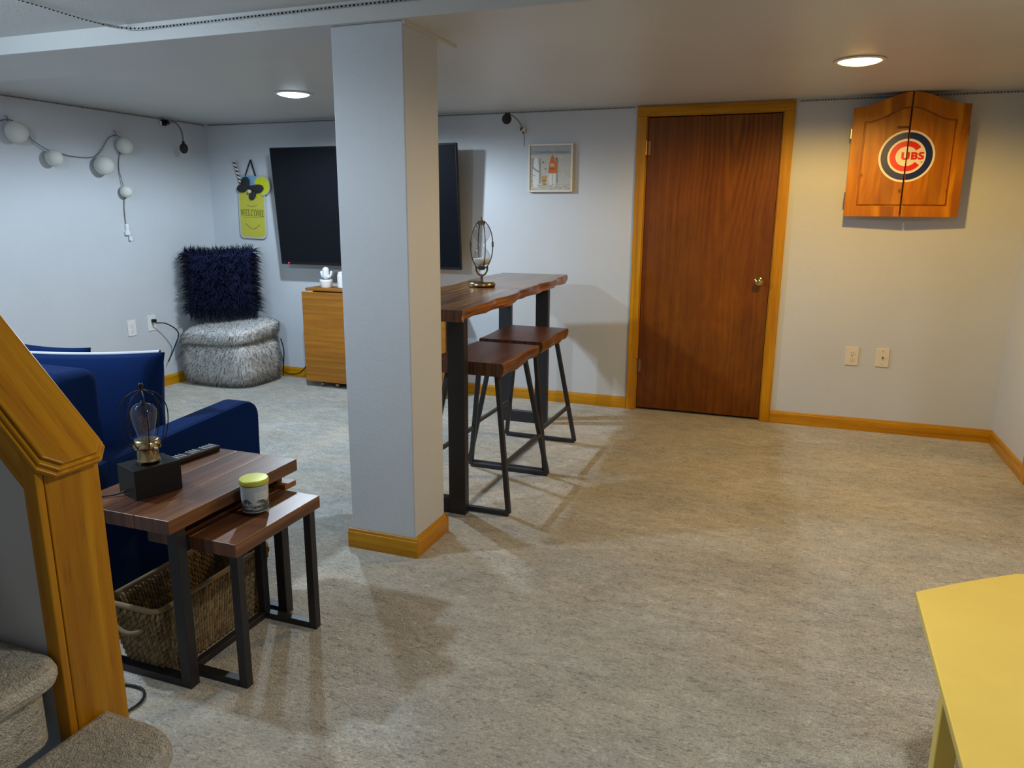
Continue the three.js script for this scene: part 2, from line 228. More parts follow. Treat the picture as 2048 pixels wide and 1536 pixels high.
// ------------------------------------------------------------------ stairs with sloped oak cap
{
  const NX = -1.50, Z0 = 4.045, Z1 = 4.195, slope = 1.02; // wall end face, wall thickness
  const capY = (x) => 0.835 + (NX - x) * slope;            // underside of the cap
  const w = new THREE.Shape([new THREE.Vector2(NX - 0.04, 0), new THREE.Vector2(NX - 0.04, capY(NX - 0.04) - 0.01), new THREE.Vector2(-2.74, capY(-2.74) - 0.01), new THREE.Vector2(-2.74, 0)]);
  S(part('wall_stair', woodUV(new THREE.ExtrudeGeometry(w, { depth: Z1 - Z0 - 0.012, bevelEnabled: false }).translate(0, 0, Z0 + 0.006)), M.wall, scene), 'grey half wall beside the stairs');
  const o = thing('stair_newel', 'golden oak newel board and sloped cap at the end of the stair half wall', null, [0, 0, 0], 0, null, 'structure');
  // end board with a bead near its left edge
  part('end_board', [span(NX - 0.02, NX, 0, 0.836, Z0 - 0.004, Z1 - 0.016, 0.003, 1)], M.oak, o);
  part('side_board', woodUV(ext(new THREE.Shape([[NX - 0.042, 0], [NX - 0.001, 0], [NX - 0.001, capY(NX - 0.001) - 0.001], [NX - 0.042, capY(NX - 0.042) - 0.001]].map(([x, y]) => new THREE.Vector2(x, y))), 0.019, 0.003), 1, 0.4, 0.9).translate(0, 0, Z1 - 0.015), M.oak, o);
  part('skirt_board', [woodUV(ext(new THREE.Shape([new THREE.Vector2(0, 0), new THREE.Vector2(0.06 * slope, -0.06), new THREE.Vector2(-1.7, -0.06), new THREE.Vector2(-1.7, 0)]), 0.012, 0.002), 0).rotateZ(-Math.atan(slope)).translate(NX - 0.043, capY(NX - 0.043), Z1 - 0.010)], M.oak, o);
  // cap: octagonal nosed board with a stepped moulding under it
  const a = Math.atan(slope);
  const capShape = (x0, half, ch) => new THREE.Shape([[x0, half - ch], [x0 - ch, half], [-1.78, half], [-1.78, -half], [x0 - ch, -half], [x0, -half + ch]].map(([x, z]) => new THREE.Vector2(x, z)));
  const lay = (s, y0, y1) => woodUV(ext(s, y1 - y0, 0.0035).rotateX(-Math.PI / 2).translate(0, y0, 0), 0, R0(), R0()).rotateZ(-a).translate(NX, capY(NX), (Z0 + Z1) / 2 - 0.009);
  part('cap_moulding', lay(capShape(0.026, 0.089, 0.030), 0, 0.014), M.oak, o); part('cap_moulding', lay(capShape(0.020, 0.082, 0.030), 0.012, 0.024), M.oak, o);
  part('cap', lay(capShape(0.012, 0.074, 0.030), 0.023, 0.034), M.oak, o);
  // carpeted steps, the lowest wrapping round the newel
  const st = thing('stairs', 'carpeted stairs with rounded nosing at the bottom left', null, [0, 0, 0], 0, null, 'structure');
  const RISE = 0.20, RUN = 0.245, ZS0 = Z1 + 0.005, ZS1 = 5.12;
  for (let k = 0; k < 7; k++) {
    const nose = -1.222 - RUN * k, y1 = RISE * (k + 1), y0 = Math.max(0, y1 - RISE - 0.0), zs = k === 0 ? 4.105 : ZS0, r = k === 0 ? 0.13 : 0.075;
    const back = k === 0 ? NX + 0.003 : nose - RUN - 0.03;
    const tread = (n, zz, rr) => { const s = new THREE.Shape(); s.moveTo(back, -ZS1); s.lineTo(n, -ZS1); s.lineTo(n, -(zz + rr)); s.quadraticCurveTo(n, -zz, n - rr * 1.15, -zz); s.lineTo(back, -zz); s.closePath(); return s; };
    const tr = ext(tread(nose, zs, r), 0.055, 0.022, 14).rotateX(-Math.PI / 2).translate(0, y1 - 0.055, 0);
    const ri = ext(tread(nose - 0.035, zs + 0.02, r), y1 - y0 - 0.055, 0.004, 14).rotateX(-Math.PI / 2).translate(0, y0, 0);
    const uvs = (g) => { const p = g.attributes.position, n = g.attributes.normal, uv = g.attributes.uv; for (let i = 0; i < p.count; i++) Math.abs(n.getY(i)) > 0.5 ? uv.setXY(i, p.getX(i) + k, p.getZ(i)) : uv.setXY(i, p.getX(i) + p.getZ(i), p.getY(i) + k); return g; };
    const s = part('step', uvs(ri), M.carpet, st); part('tread', uvs(tr), M.carpet, s);
    if (k === 0) part('tread', uvs(ext(new THREE.Shape([[back, -ZS1], [back, -ZS0], [nose - RUN - 0.05, -ZS0], [nose - RUN - 0.05, -ZS1]].map(([x, z]) => new THREE.Vector2(x, z))), 0.14, 0.002).rotateX(-Math.PI / 2).translate(0, 0, 0)), M.carpet, s);
  }
}

// ------------------------------------------------------------------ live edge slab
function slab(len, wid, th, seed, rough = 0.012, edges = [1, 1]) { // along z, centred in x, top at y=0; returns {top, edge, end}
  const N = 64, r = rng(seed), ph = Array.from({ length: 12 }, () => r() * 6.28);
  const wav = (t, k) => rough * (Math.sin(t * len * 7 + ph[k]) * 0.8 + Math.sin(t * len * 15 + ph[k + 1]) * 0.5 + Math.sin(t * len * 29 + ph[k + 2]) * 0.22 + Math.sin(t * len * 47 + ph[k + 3]) * 0.08);
  const prof = [[0.0, -0.000], [-0.006, 0.012], [-0.35, 0.020], [-0.7, 0.012], [-1.0, -0.004]]; // y fraction, bulge
  const X = (sgn, t, j) => sgn * (wid / 2 + (edges[sgn > 0 ? 0 : 1] ? wav(t, sgn > 0 ? 0 : 4) + wav(t * 1.3 + j * 0.07, sgn > 0 ? 5 : 2) * 0.22 * j + prof[j][1] * 0.6 : 0));
  const pos = { top: [], edge: [], end0: [], end1: [] }, uv = { top: [], edge: [], end0: [], end1: [] };
  const quad = (k, a, b, c, d, f) => { for (const q of [a, b, c, a, c, d]) { pos[k].push(...q); uv[k].push(...f(q)); } };
  const Y = (j) => prof[j][0] * th, Z = (t) => (t - 0.5) * len, M5 = prof.length - 1;
  for (let i = 0; i < N; i++) {
    const t = i / N, u = (i + 1) / N, pl = (q) => [q[0] + seed * 0.37, q[2] + seed * 0.71], ed = (q) => [q[1] * 2 + seed, q[2]];
    quad('top', [X(-1, t, 0), 0, Z(t)], [X(-1, u, 0), 0, Z(u)], [X(1, u, 0), 0, Z(u)], [X(1, t, 0), 0, Z(t)], pl);
    quad('top', [X(-1, t, M5), -th, Z(t)], [X(1, t, M5), -th, Z(t)], [X(1, u, M5), -th, Z(u)], [X(-1, u, M5), -th, Z(u)], pl);
    for (let j = 0; j < M5; j++) {
      quad('edge', [X(1, t, j), Y(j), Z(t)], [X(1, u, j), Y(j), Z(u)], [X(1, u, j + 1), Y(j + 1), Z(u)], [X(1, t, j + 1), Y(j + 1), Z(t)], ed);
      quad('edge', [X(-1, t, j), Y(j), Z(t)], [X(-1, t, j + 1), Y(j + 1), Z(t)], [X(-1, u, j + 1), Y(j + 1), Z(u)], [X(-1, u, j), Y(j), Z(u)], ed);
    }
  }
  for (let j = 0; j < M5; j++) for (const [t, s] of [[0, -1], [1, 1]]) {
    const a = [X(-1, t, j), Y(j), Z(t)], b = [X(-1, t, j + 1), Y(j + 1), Z(t)], c = [X(1, t, j + 1), Y(j + 1), Z(t)], d = [X(1, t, j), Y(j), Z(t)];
    s > 0 ? quad('end1', a, b, c, d, (q) => [q[0], q[1]]) : quad('end0', a, d, c, b, (q) => [q[0], q[1]]);
  }
  const out = {};
  for (const k of ['top', 'edge', 'end0', 'end1']) { let g = new THREE.BufferGeometry(); g.setAttribute('position', new THREE.Float32BufferAttribute(pos[k], 3)); g.setAttribute('uv', new THREE.Float32BufferAttribute(uv[k], 2)); g.computeVertexNormals(); out[k] = k === 'edge' ? toCreasedNormals(g, 1.0) : g; }
  out.ends = [out.end0, out.end1]; return out;
}
// ------------------------------------------------------------------ bar table and stools
{
  const y = 0.98, t = thing('bar_table', 'tall live edge wooden bar table on dark steel legs behind the pillar', 'table', [0, 0, 0]);
  const g = slab(2.06, 0.475, 0.052, 3, 0.013), yaw = -0.06, put = (q) => q.rotateY(-yaw).translate(-1.625, y, 1.325);
  const top = part('table_top', put(g.top), M.barTop, t); part('live_edge', put(g.edge), M.walnutEdge, top, 'orange brown live edge'); for (const e of g.ends) part('end_grain', put(e), M.endGrain, top);
  for (const [z, xr, xl] of [[2.235, -1.392, -1.70], [0.62, -1.515, -1.775]]) {
    part('leg', span(xr - 0.042, xr + 0.042, 0.0, y - 0.052, z - 0.022, z + 0.022, 0.003), M.iron, t); part('leg', span(xl - 0.042, xl + 0.042, 0.0, y - 0.052, z - 0.022, z + 0.022, 0.003), M.iron, t);
    part('foot_rail', span(xl + 0.043, xr - 0.043, 0, 0.075, z - 0.021, z + 0.021, 0.003), M.iron, t);
  }
}
function stool(label, x, z, yaw, seed) {
  const t = thing('bar_stool', label, 'stool', [x, 0, z], yaw, 'live edge bar stools'), h = 0.72;
  const g = slab(0.535, 0.345, 0.062, seed, 0.009), lift = (q) => q.translate(0, h, 0);
  const s = part('seat', lift(g.top), M.walnutDark, t); part('live_edge', lift(g.edge), M.walnutEdge, s, 'reddish live edge'); for (const e of g.ends) part('end_grain', lift(e), M.endGrain, s);
  const fx = 0.225, fz = 0.297, tx = 0.125, tz = 0.195, w = 0.024;
  for (const sz of [-1, 1]) {
    for (const sx of [-1, 1]) part('leg', bar([sx * fx, 0.012, sz * fz], [sx * tx, h - 0.06, sz * tz], w, w, 0.004, V(0, 0, 1)), M.ironStool, t);
    part('floor_rail', bar([-fx, 0.0125, sz * fz], [fx, 0.0125, sz * fz], w, w, 0.004), M.ironStool, t);
  }
  const k = 0.24, lz = lerp(fz, tz, k / h), lx = lerp(fx, tx, k / h);
  for (const sx of [-1, 1]) part('footrest', bar([sx * lx, k, -lz], [sx * lx, k, lz], 0.02, 0.02, 0.004), M.ironStool, t);
}
stool('near live edge bar stool tucked in beside the pillar', -1.383, 1.892, 0, 11);
stool('far live edge bar stool standing nearer the back wall', -1.408, 1.262, 0, 17);
{ // caged hourglass on the bar table
  const t = thing('hourglass', 'caged glass hourglass with white sand on a round brass base', 'hourglass', [-1.655, 0.9805, 1.32], 0.5);
  part('base', new THREE.LatheGeometry([[0, 0.034], [0.03, 0.034], [0.066, 0.030], [0.078, 0.024], [0.080, 0.012], [0.076, 0.001], [0, 0.0]].map(([a, b]) => new THREE.Vector2(a, b)), 10), M.oldBrass, t);
  part('stem', lathe([[0.012, 0.02], [0.008, 0.035], [0.007, 0.055], [0.010, 0.062], [0.006, 0.07]], 16), M.bronzeWire, t);
  part('yoke', tube([[-0.032, 0.115, 0], [-0.030, 0.09, 0], [-0.015, 0.068, 0], [0, 0.064, 0], [0.015, 0.068, 0], [0.030, 0.09, 0], [0.032, 0.115, 0]], 0.005, 30), M.bronzeWire, t);
  const oval = []; for (let i = 0; i < 24; i++) { const a = i / 24 * Math.PI * 2; oval.push(V(Math.cos(a) * 0.066, 0.232 + Math.sin(a) * 0.135, 0)); }
  for (const a of [0.2, 0.2 + Math.PI / 2]) part('cage_wire', tube(oval.map((q) => q.clone().applyAxisAngle(V(0, 1, 0), a)), 0.0032, 80, 6, true), M.bronzeWire, t);
  part('cap', [cyl(0.02, 0.02, 0.022, 0, 0.346, 0), cyl(0.006, 0.003, 0.022, 0, 0.368, 0)], M.bronzeWire, t); part('lower_cap', [cyl(0.016, 0.022, 0.02, 0, 0.095, 0)], M.bronzeWire, t);
  const gp = [[0.012, 0.115], [0.034, 0.125], [0.046, 0.145], [0.049, 0.165], [0.044, 0.19], [0.026, 0.215], [0.010, 0.228], [0.006, 0.234], [0.010, 0.240], [0.026, 0.253], [0.044, 0.278], [0.049, 0.302], [0.045, 0.325], [0.03, 0.342], [0.012, 0.348]];
  part('glass', lathe(gp, 28), M.glass, t);
  part('sand', lathe([[0, 0.118], [0.033, 0.127], [0.0445, 0.146], [0.046, 0.158], [0.02, 0.162], [0, 0.164]], 24), M.sand, t);
  for (const s of [-1, 1]) part('clamp', rbox(0.010, 0.03, 0.012, s * 0.0655 * Math.cos(0.2), 0.222, -s * 0.0655 * Math.sin(0.2), 0.002), M.bronzeWire, t);
}

// ------------------------------------------------------------------ television, drop leaf table, cactus
{
  const t = thing('television', 'large black flat television mounted on the back wall', 'television', [-3.115, 1.425, 0.165]); t.rotation.x = 0.075;
  const W = 1.605, HH = 0.905;
  part('casing', new RoundedBoxGeometry(W, HH, 0.03, 2, 0.006), M.blackPlastic, t);
  part('screen', new THREE.BoxGeometry(W - 0.02, HH - 0.034, 0.002).translate(0, 0.007, 0.0155), M.screen, t);
  part('bezel', span(-W / 2 + 0.004, W / 2 - 0.004, -HH / 2 + 0.002, -HH / 2 + 0.010, 0.013, 0.0165, 0.001), M.blackPlastic, t);
  part('back_housing', new RoundedBoxGeometry(1.1, 0.55, 0.05, 2, 0.012).translate(0, -0.05, -0.038), M.blackMatte, t);
  part('wall_mount', new THREE.BoxGeometry(0.5, 0.3, 0.10).translate(0, 0, -0.10).rotateX(-0.075), M.blackMatte, t);
  part('standby_light', new THREE.SphereGeometry(0.006, 12, 8).translate(-W / 2 + 0.075, -HH / 2 + 0.012, 0.016), mat({ color: lin(0.3, 0, 0.01), emissive: lin(1, 0.02, 0.08), emissiveIntensity: 2.2 }), t, 'red standby light');
}
{
  const t = thing('drop_leaf_table', 'narrow folded oak drop leaf table on casters under the television', 'table', [-3.02, 0, 0.155]);
  part('leaf', rbox(1.26, 0.725, 0.02, 0, 0.045, 0.105, 0.004, 0), M.oakCabinet, t); part('leaf', rbox(1.26, 0.725, 0.02, 0, 0.045, -0.105, 0.004, 0), M.oakCabinet, t);
  part('top', rbox(1.22, 0.022, 0.20, 0.005, 0.779, 0, 0.005, 0), M.oakCabinet, t);
  part('frame', [rbox(0.03, 0.70, 0.17, -0.53, 0.079, 0, 0.002, 1), rbox(0.03, 0.70, 0.17, 0.53, 0.079, 0, 0.002, 1), rbox(1.03, 0.05, 0.15, 0, 0.729, 0, 0.002, 0), rbox(1.03, 0.04, 0.12, 0, 0.085, 0, 0.002, 0)], M.pineDark, t);
  for (const x of [-0.5, -0.36, 0.36, 0.5]) for (const z of [-0.06, 0.072]) { const c = part('caster', [new THREE.SphereGeometry(0.021, 16, 10).scale(1, 1, 0.7).translate(x, 0.021, z)], M.oldBrass, t); part('caster_stem', cyl(0.006, 0.006, 0.05, x, 0.035, z, 10), M.pineDark, c); }
}
{
  const t = thing('cactus_figurine', 'small white ceramic cactus in a white pot on the drop leaf table', 'figurine', [-3.47, 0.8015, 0.185]);
  part('pot', lathe([[0, 0], [0.034, 0], [0.044, 0.004], [0.049, 0.045], [0.052, 0.05], [0.052, 0.066], [0.047, 0.066], [0.045, 0.055], [0, 0.055]], 28), M.whiteCeramic, t);
  const stem = new THREE.CapsuleGeometry(0.026, 0.045, 8, 24); { const p = stem.attributes.position; for (let i = 0; i < p.count; i++) { const a = Math.atan2(p.getZ(i), p.getX(i)), k = 1 + 0.07 * Math.cos(a * 8); p.setX(i, p.getX(i) * k); p.setZ(i, p.getZ(i) * k); } stem.computeVertexNormals(); }
  part('cactus', [stem.translate(0, 0.115, 0), new THREE.CapsuleGeometry(0.013, 0.03, 6, 14).rotateZ(0.35).translate(-0.031, 0.105, 0.004), tube([[0.01, 0.085, 0], [0.032, 0.088, 0], [0.044, 0.10, 0], [0.050, 0.122, 0]], 0.011, 16), new THREE.SphereGeometry(0.0112, 12, 8).translate(0.050, 0.122, 0)], M.whiteCeramic, t);
  const c = thing('white_canister', 'white ceramic piece half hidden by the pillar on the drop leaf table', 'ornament', [-3.318, 0.8015, 0.17]);
  part('body', lathe([[0, 0], [0.045, 0], [0.05, 0.01], [0.05, 0.10], [0.044, 0.115], [0, 0.115]], 28), M.whiteCeramic, c); part('lid', lathe([[0.046, 0.116], [0.04, 0.128], [0.012, 0.134], [0.012, 0.145], [0, 0.148]], 24), M.whiteCeramic, c);
}

// ------------------------------------------------------------------ fur pieces
function fur(samples, len, wid, seed, droop, c0, c1) { // samples: [pos, normal]
  const r = rng(seed), pos = [], nor = [], col = [], idx = [];
  for (const [p, n] of samples) {
    const L = len * (0.6 + 0.8 * r()) * (n.long ?? 1), d = n.clone().add(V((r() - 0.5) * 0.9, (r() - 0.5) * 0.9, (r() - 0.5) * 0.9)).normalize(), side = d.clone().cross(V(r() - 0.5, r() - 0.5, r() - 0.5)).normalize(), k = r(), a = pos.length / 3;
    const c = mix3(c0, c1, k);
    for (let j = 0; j <= 2; j++) { const t = j / 2, q = p.clone().addScaledVector(d, L * t); q.y -= droop * L * t * t; const w = wid * (1 - t * 0.92); for (const s of [-1, 1]) { const e = q.clone().addScaledVector(side, s * w); pos.push(e.x, e.y, e.z); nor.push(n.x, n.y, n.z); col.push(...c); } }
    for (let j = 0; j < 2; j++) idx.push(a + 2 * j, a + 2 * j + 1, a + 2 * j + 2, a + 2 * j + 1, a + 2 * j + 3, a + 2 * j + 2);
  }
  const g = new THREE.BufferGeometry(); g.setAttribute('position', new THREE.Float32BufferAttribute(pos, 3)); g.setAttribute('normal', new THREE.Float32BufferAttribute(nor, 3)); g.setAttribute('color', new THREE.Float32BufferAttribute(col, 3)); g.setIndex(idx); return g;
}
function sampleSurf(g, n, seed, filter) { // area weighted
  const q = g.index ? g.toNonIndexed() : g, p = q.attributes.position, r = rng(seed), cum = []; let tot = 0; const A = V(), B = V(), C = V();
  for (let i = 0; i < p.count; i += 3) { A.fromBufferAttribute(p, i); B.fromBufferAttribute(p, i + 1); C.fromBufferAttribute(p, i + 2); tot += B.clone().sub(A).cross(C.clone().sub(A)).length(); cum.push(tot); }
  const out = [];
  while (out.length < n) {
    const x = r() * tot; let lo = 0, hi = cum.length - 1; while (lo < hi) { const m = (lo + hi) >> 1; cum[m] < x ? lo = m + 1 : hi = m; }
    A.fromBufferAttribute(p, 3 * lo); B.fromBufferAttribute(p, 3 * lo + 1); C.fromBufferAttribute(p, 3 * lo + 2); let u = r(), v = r(); if (u + v > 1) { u = 1 - u; v = 1 - v; }
    const e = B.clone().sub(A), f = C.clone().sub(A), nn = e.clone().cross(f).normalize(), P = A.clone().addScaledVector(e, u).addScaledVector(f, v);
    out.push([P, nn]); if (filter && !filter(P, nn)) out.pop();
  }
  return out;
}
function pillowGeo(w, h, d, seed = 1, puff = 0.42) { // in xy plane, thickness z
  const g = new THREE.BoxGeometry(w, h, d, 28, 28, 4), p = g.attributes.position;
  for (let i = 0; i < p.count; i++) {
    const x = p.getX(i) / (w / 2), y = p.getY(i) / (h / 2), e = Math.pow(Math.max(0, (1 - x * x)), puff) * Math.pow(Math.max(0, (1 - y * y)), puff);
    p.setXYZ(i, p.getX(i) * (1 - 0.05 * (1 - y * y) * x * x), p.getY(i) * (1 - 0.05 * (1 - x * x) * y * y), p.getZ(i) * (0.10 + 0.9 * e) + 0.012 * (fbm((x + 1) / 2, (y + 1) / 2, 3, 3, 2, seed) - 0.5) * e);
  }
  const m = mergeVertices((() => { g.deleteAttribute('normal'); const uv = g.attributes.uv.clone(); g.deleteAttribute('uv'); return g; })(), 1e-4); m.computeVertexNormals(); return woodUV(m, 1);
}
M.tinsel = phys({ color: lin(0.9, 0.9, 0.92), metalness: 1, roughness: 0.25 }); M.furBlue = mat({ vertexColors: true, roughness: 0.85 }); M.furGrey = mat({ vertexColors: true, roughness: 0.9 }); M.furSkinBlue = mat({ color: lin(0.002, 0.006, 0.036), roughness: 1 }); M.furSkinGrey = mat({ color: lin(0.66, 0.66, 0.65), roughness: 1 });
{
  const t = thing('fur_beanbag', 'low grey shaggy fur beanbag seat in the far corner', 'beanbag', [-4.325, 0, 0.335]);
  const blob = (rx, rz, h, y0, e, lat, seed) => { const g = new THREE.SphereGeometry(1, 64, 40), p = g.attributes.position; for (let i = 0; i < p.count; i++) { let x = p.getX(i), y = p.getY(i), z = p.getZ(i); const q = (v, k) => Math.sign(v) * Math.pow(Math.abs(v), k), rr = Math.hypot(x, z) || 1e-6, cr = Math.pow(rr, lat), a = Math.atan2(z, x); const sx = q(Math.cos(a), e), sz = q(Math.sin(a), e), nz = 1 + 0.05 * (fbm(a / 6.2832 + 0.5, (y + 1) / 2, 9, 5, 3, seed) - 0.5); p.setXYZ(i, sx * cr * rx * nz, y0 + (q(y, 0.6) * 0.5 + 0.5) * h, sz * cr * rz * nz); } g.computeVertexNormals(); return g; };
  const body = blob(0.352, 0.275, 0.385, 0.004, 0.55, 0.35, 5), flap = blob(0.365, 0.285, 0.145, 0, 0.55, 0.4, 9);
  { const p = flap.attributes.position; for (let i = 0; i < p.count; i++) { const x = p.getX(i), z = p.getZ(i); p.setXYZ(i, x * 0.98, p.getY(i) + 0.355 - 0.10 * z + 0.03 * x - Math.max(0, -x - 0.22) * 0.35, z); } flap.computeVertexNormals(); }
  const b = part('body', body, M.furSkinGrey, t), f = part('seat_flap', flap, M.furSkinGrey, t);
  part('fur', fur(sampleSurf(body, 30000, 21), 0.021, 0.0014, 22, 0.9, [0.56, 0.56, 0.555], [0.86, 0.87, 0.87]), M.furGrey, b).userData.kind = 'stuff';
  part('tinsel', fur(sampleSurf(body, 160, 41), 0.026, 0.0016, 42, 0.4, [0.9, 0.9, 0.9], [0.95, 0.95, 0.95]), M.tinsel, b).userData.kind = 'stuff';
  part('fur', fur(sampleSurf(flap, 26000, 23), 0.019, 0.0014, 24, 0.7, [0.50, 0.495, 0.48], [0.76, 0.755, 0.735]), M.furGrey, f).userData.kind = 'stuff';
}
{
  const t = thing('fur_pillow', 'square navy blue shaggy fur pillow standing on the grey beanbag', 'pillow', [-4.375, 0.83, 0.335], 0.66); t.rotation.order = 'YXZ'; t.rotation.x = -0.10; t.rotation.z = 0.01;
  const g = pillowGeo(0.53, 0.51, 0.15, 3); part('cover', g, M.furSkinBlue, t);
  const sm = sampleSurf(g, 9000, 31); const edge = sm.map(([p, n]) => { const k = Math.max(Math.abs(p.x) / 0.265, Math.abs(p.y) / 0.255); const d = n.clone(); if (k > 0.8) { Math.abs(p.x) / 0.265 > Math.abs(p.y) / 0.255 ? d.x += Math.sign(p.x) * 1.4 : d.y += Math.sign(p.y) * 1.4; d.normalize(); d.long = 1 + 0.6 * vnoise(p.x * 60 + 40, p.y * 60 + 40, 97, 97, 8); } return [p, d]; });
  part('fur', fur(edge, 0.05, 0.0028, 33, 0.3, [0.002, 0.007, 0.042], [0.004, 0.014, 0.070]), M.furBlue, t).userData.kind = 'stuff';
}

// ------------------------------------------------------------------ sofa facing the television
{
  const t = thing('sofa', 'navy blue fabric sofa seen from behind its right arm', 'sofa', [0, 0, 0]);
  const XA = -2.06, XB = -4.16, ZB = 3.62;
  const arm = () => { const s = new THREE.Shape(); s.moveTo(2.80, 0.10); s.lineTo(2.785, 0.55); s.quadraticCurveTo(2.785, 0.625, 2.87, 0.628); s.quadraticCurveTo(3.1, 0.615, 3.3, 0.60); s.lineTo(3.6, 0.585); s.lineTo(3.6, 0.10); s.closePath(); return woodUV(ext(s, 0.125, 0.018, 10).rotateY(-Math.PI / 2), 1); };
  part('arm', arm().translate(XA, 0, 0), M.navy, t); part('arm', arm().translate(XB + 0.125, 0, 0), M.navy, t);
  part('base', span(XB + 0.127, XA - 0.127, 0.10, 0.28, 2.83, 3.58, 0.012), M.navy, t);
  part('backrest', (() => { const g = new RoundedBoxGeometry(XA - XB - 0.26, 0.59, 0.17, 4, 0.05).translate((XA + XB) / 2, 0.575, 3.50); return woodUV(g, 1); })(), M.navy, t);
  for (const s of [-1, 1]) part('seat_cushion', woodUV(new RoundedBoxGeometry(0.91, 0.15, 0.62, 4, 0.04).translate((XA + XB) / 2 + s * 0.46, 0.356, 3.10), 1), M.navy, t);
  for (const [x, ry, rz, s] of [[-2.60, 0.05, 0.06, 5], [-3.45, -0.03, 0.03, 9]]) {
    const g = pillowGeo(0.80, 0.43, 0.17, s, 0.3).rotateX(-0.16).rotateZ(rz).rotateY(ry).translate(x, 0.632, 3.17), c = part('back_cushion', g, M.navy, t);
    const pts = []; for (let i = 0; i <= 24; i++) { const u = i / 24 * 2 - 1; pts.push(V(u * 0.385, 0.215 * (1 - 0.045 * (1 - u * u)), 0).applyAxisAngle(V(1, 0, 0), -0.16).applyAxisAngle(V(0, 0, 1), rz).applyAxisAngle(V(0, 1, 0), ry).add(V(x, 0.634, 3.17))); }
    part('piping', tube(pts, 0.007, 60, 8), M.piping, c, 'pale piping along the top seam');
  }
  const tp = thing('throw_pillow', 'navy throw pillow peeking over the sofa back cushion', 'pillow', [-2.985, 0.634, 2.985], 0.1); part('cover', pillowGeo(0.38, 0.37, 0.12, 13, 0.35).rotateX(-0.12), M.navy, tp);
  for (const x of [XA - 0.07, XB + 0.07]) for (const z of [2.86, 3.54]) part('leg', cyl(0.016, 0.022, 0.11, x, 0, z, 14), M.blackMatte, t);
}

// ------------------------------------------------------------------ nesting tables and what stands on them
{
  const t = thing('nesting_table', 'larger walnut nesting table with dark steel frame beside the sofa arm', 'table', [0, 0, 0], 0, 'nesting tables');
  const x0 = -1.945, x1 = -1.568, z0 = 3.205, z1 = 3.79, y = 0.55, th = 0.042;
  const pw = (x1 - x0) / 3;
  for (let i = 0; i < 3; i++) part('plank', span(x0 + pw * i + 0.0003, x0 + pw * (i + 1) - 0.0003, y - th, y, z0, z1, 0.0025, 2), i === 1 ? M.walnutDark : M.walnut, t);
  part('end_rail', [span(x0 + 0.20, x1 - 0.045, y - th - 0.034, y - th, z0 + 0.03, z0 + 0.06, 0.001, 0)], M.walnutDark, t); part('end_rail', span(x0 + 0.18, x1 - 0.006, y - th - 0.054, y - th - 0.034, z0 + 0.004, z0 + 0.066, 0.002, 0), M.walnutEdge, t);
  for (const z of [3.272 + 0.012, 3.742]) {
    const w = 0.036, yb = y - th;
    part('leg', span(-1.612, -1.612 + w, 0, z < 3.5 ? yb - 0.054 : yb, z - w / 2, z + w / 2, 0.002), M.iron, t); part('leg', span(-1.93, -1.93 + w, 0, yb, z - w / 2, z + w / 2, 0.002), M.iron, t);
    part('floor_bar', span(-1.893, -1.613, 0, 0.024, z - w / 2, z + w / 2, 0.002), M.iron, t);
  }
}
{
  const t = thing('nesting_table', 'smaller walnut nesting table pulled out from under the larger one', 'table', [0, 0, 0], 0, 'nesting tables');
  const x0 = -1.74, x1 = -1.415, z0 = 3.298, z1 = 3.708, y = 0.47, th = 0.042, pw = (x1 - x0) / 2;
  for (let i = 0; i < 2; i++) part('plank', span(x0 + pw * i + 0.0003, x0 + pw * (i + 1) - 0.0003, y - th, y, z0, z1, 0.0025, 2), i ? M.walnut : M.walnutDark, t);
  const w = 0.028;
  for (const z of [3.335, 3.685]) {
    part('leg', span(-1.45, -1.45 + w, 0, y - th, z - w / 2, z + w / 2, 0.002), M.iron, t); part('leg', span(-1.658, -1.658 + w, 0.001, y - th, z - w / 2, z + w / 2, 0.002), M.iron, t);
    part('floor_bar', span(-1.629, -1.451, 0, 0.022, z - w / 2, z + w / 2, 0.002), M.iron, t);
  }
  part('back_bar', span(-1.657, -1.631, 0.0, 0.022, 3.3495, 3.6705, 0.002), M.iron, t);
}
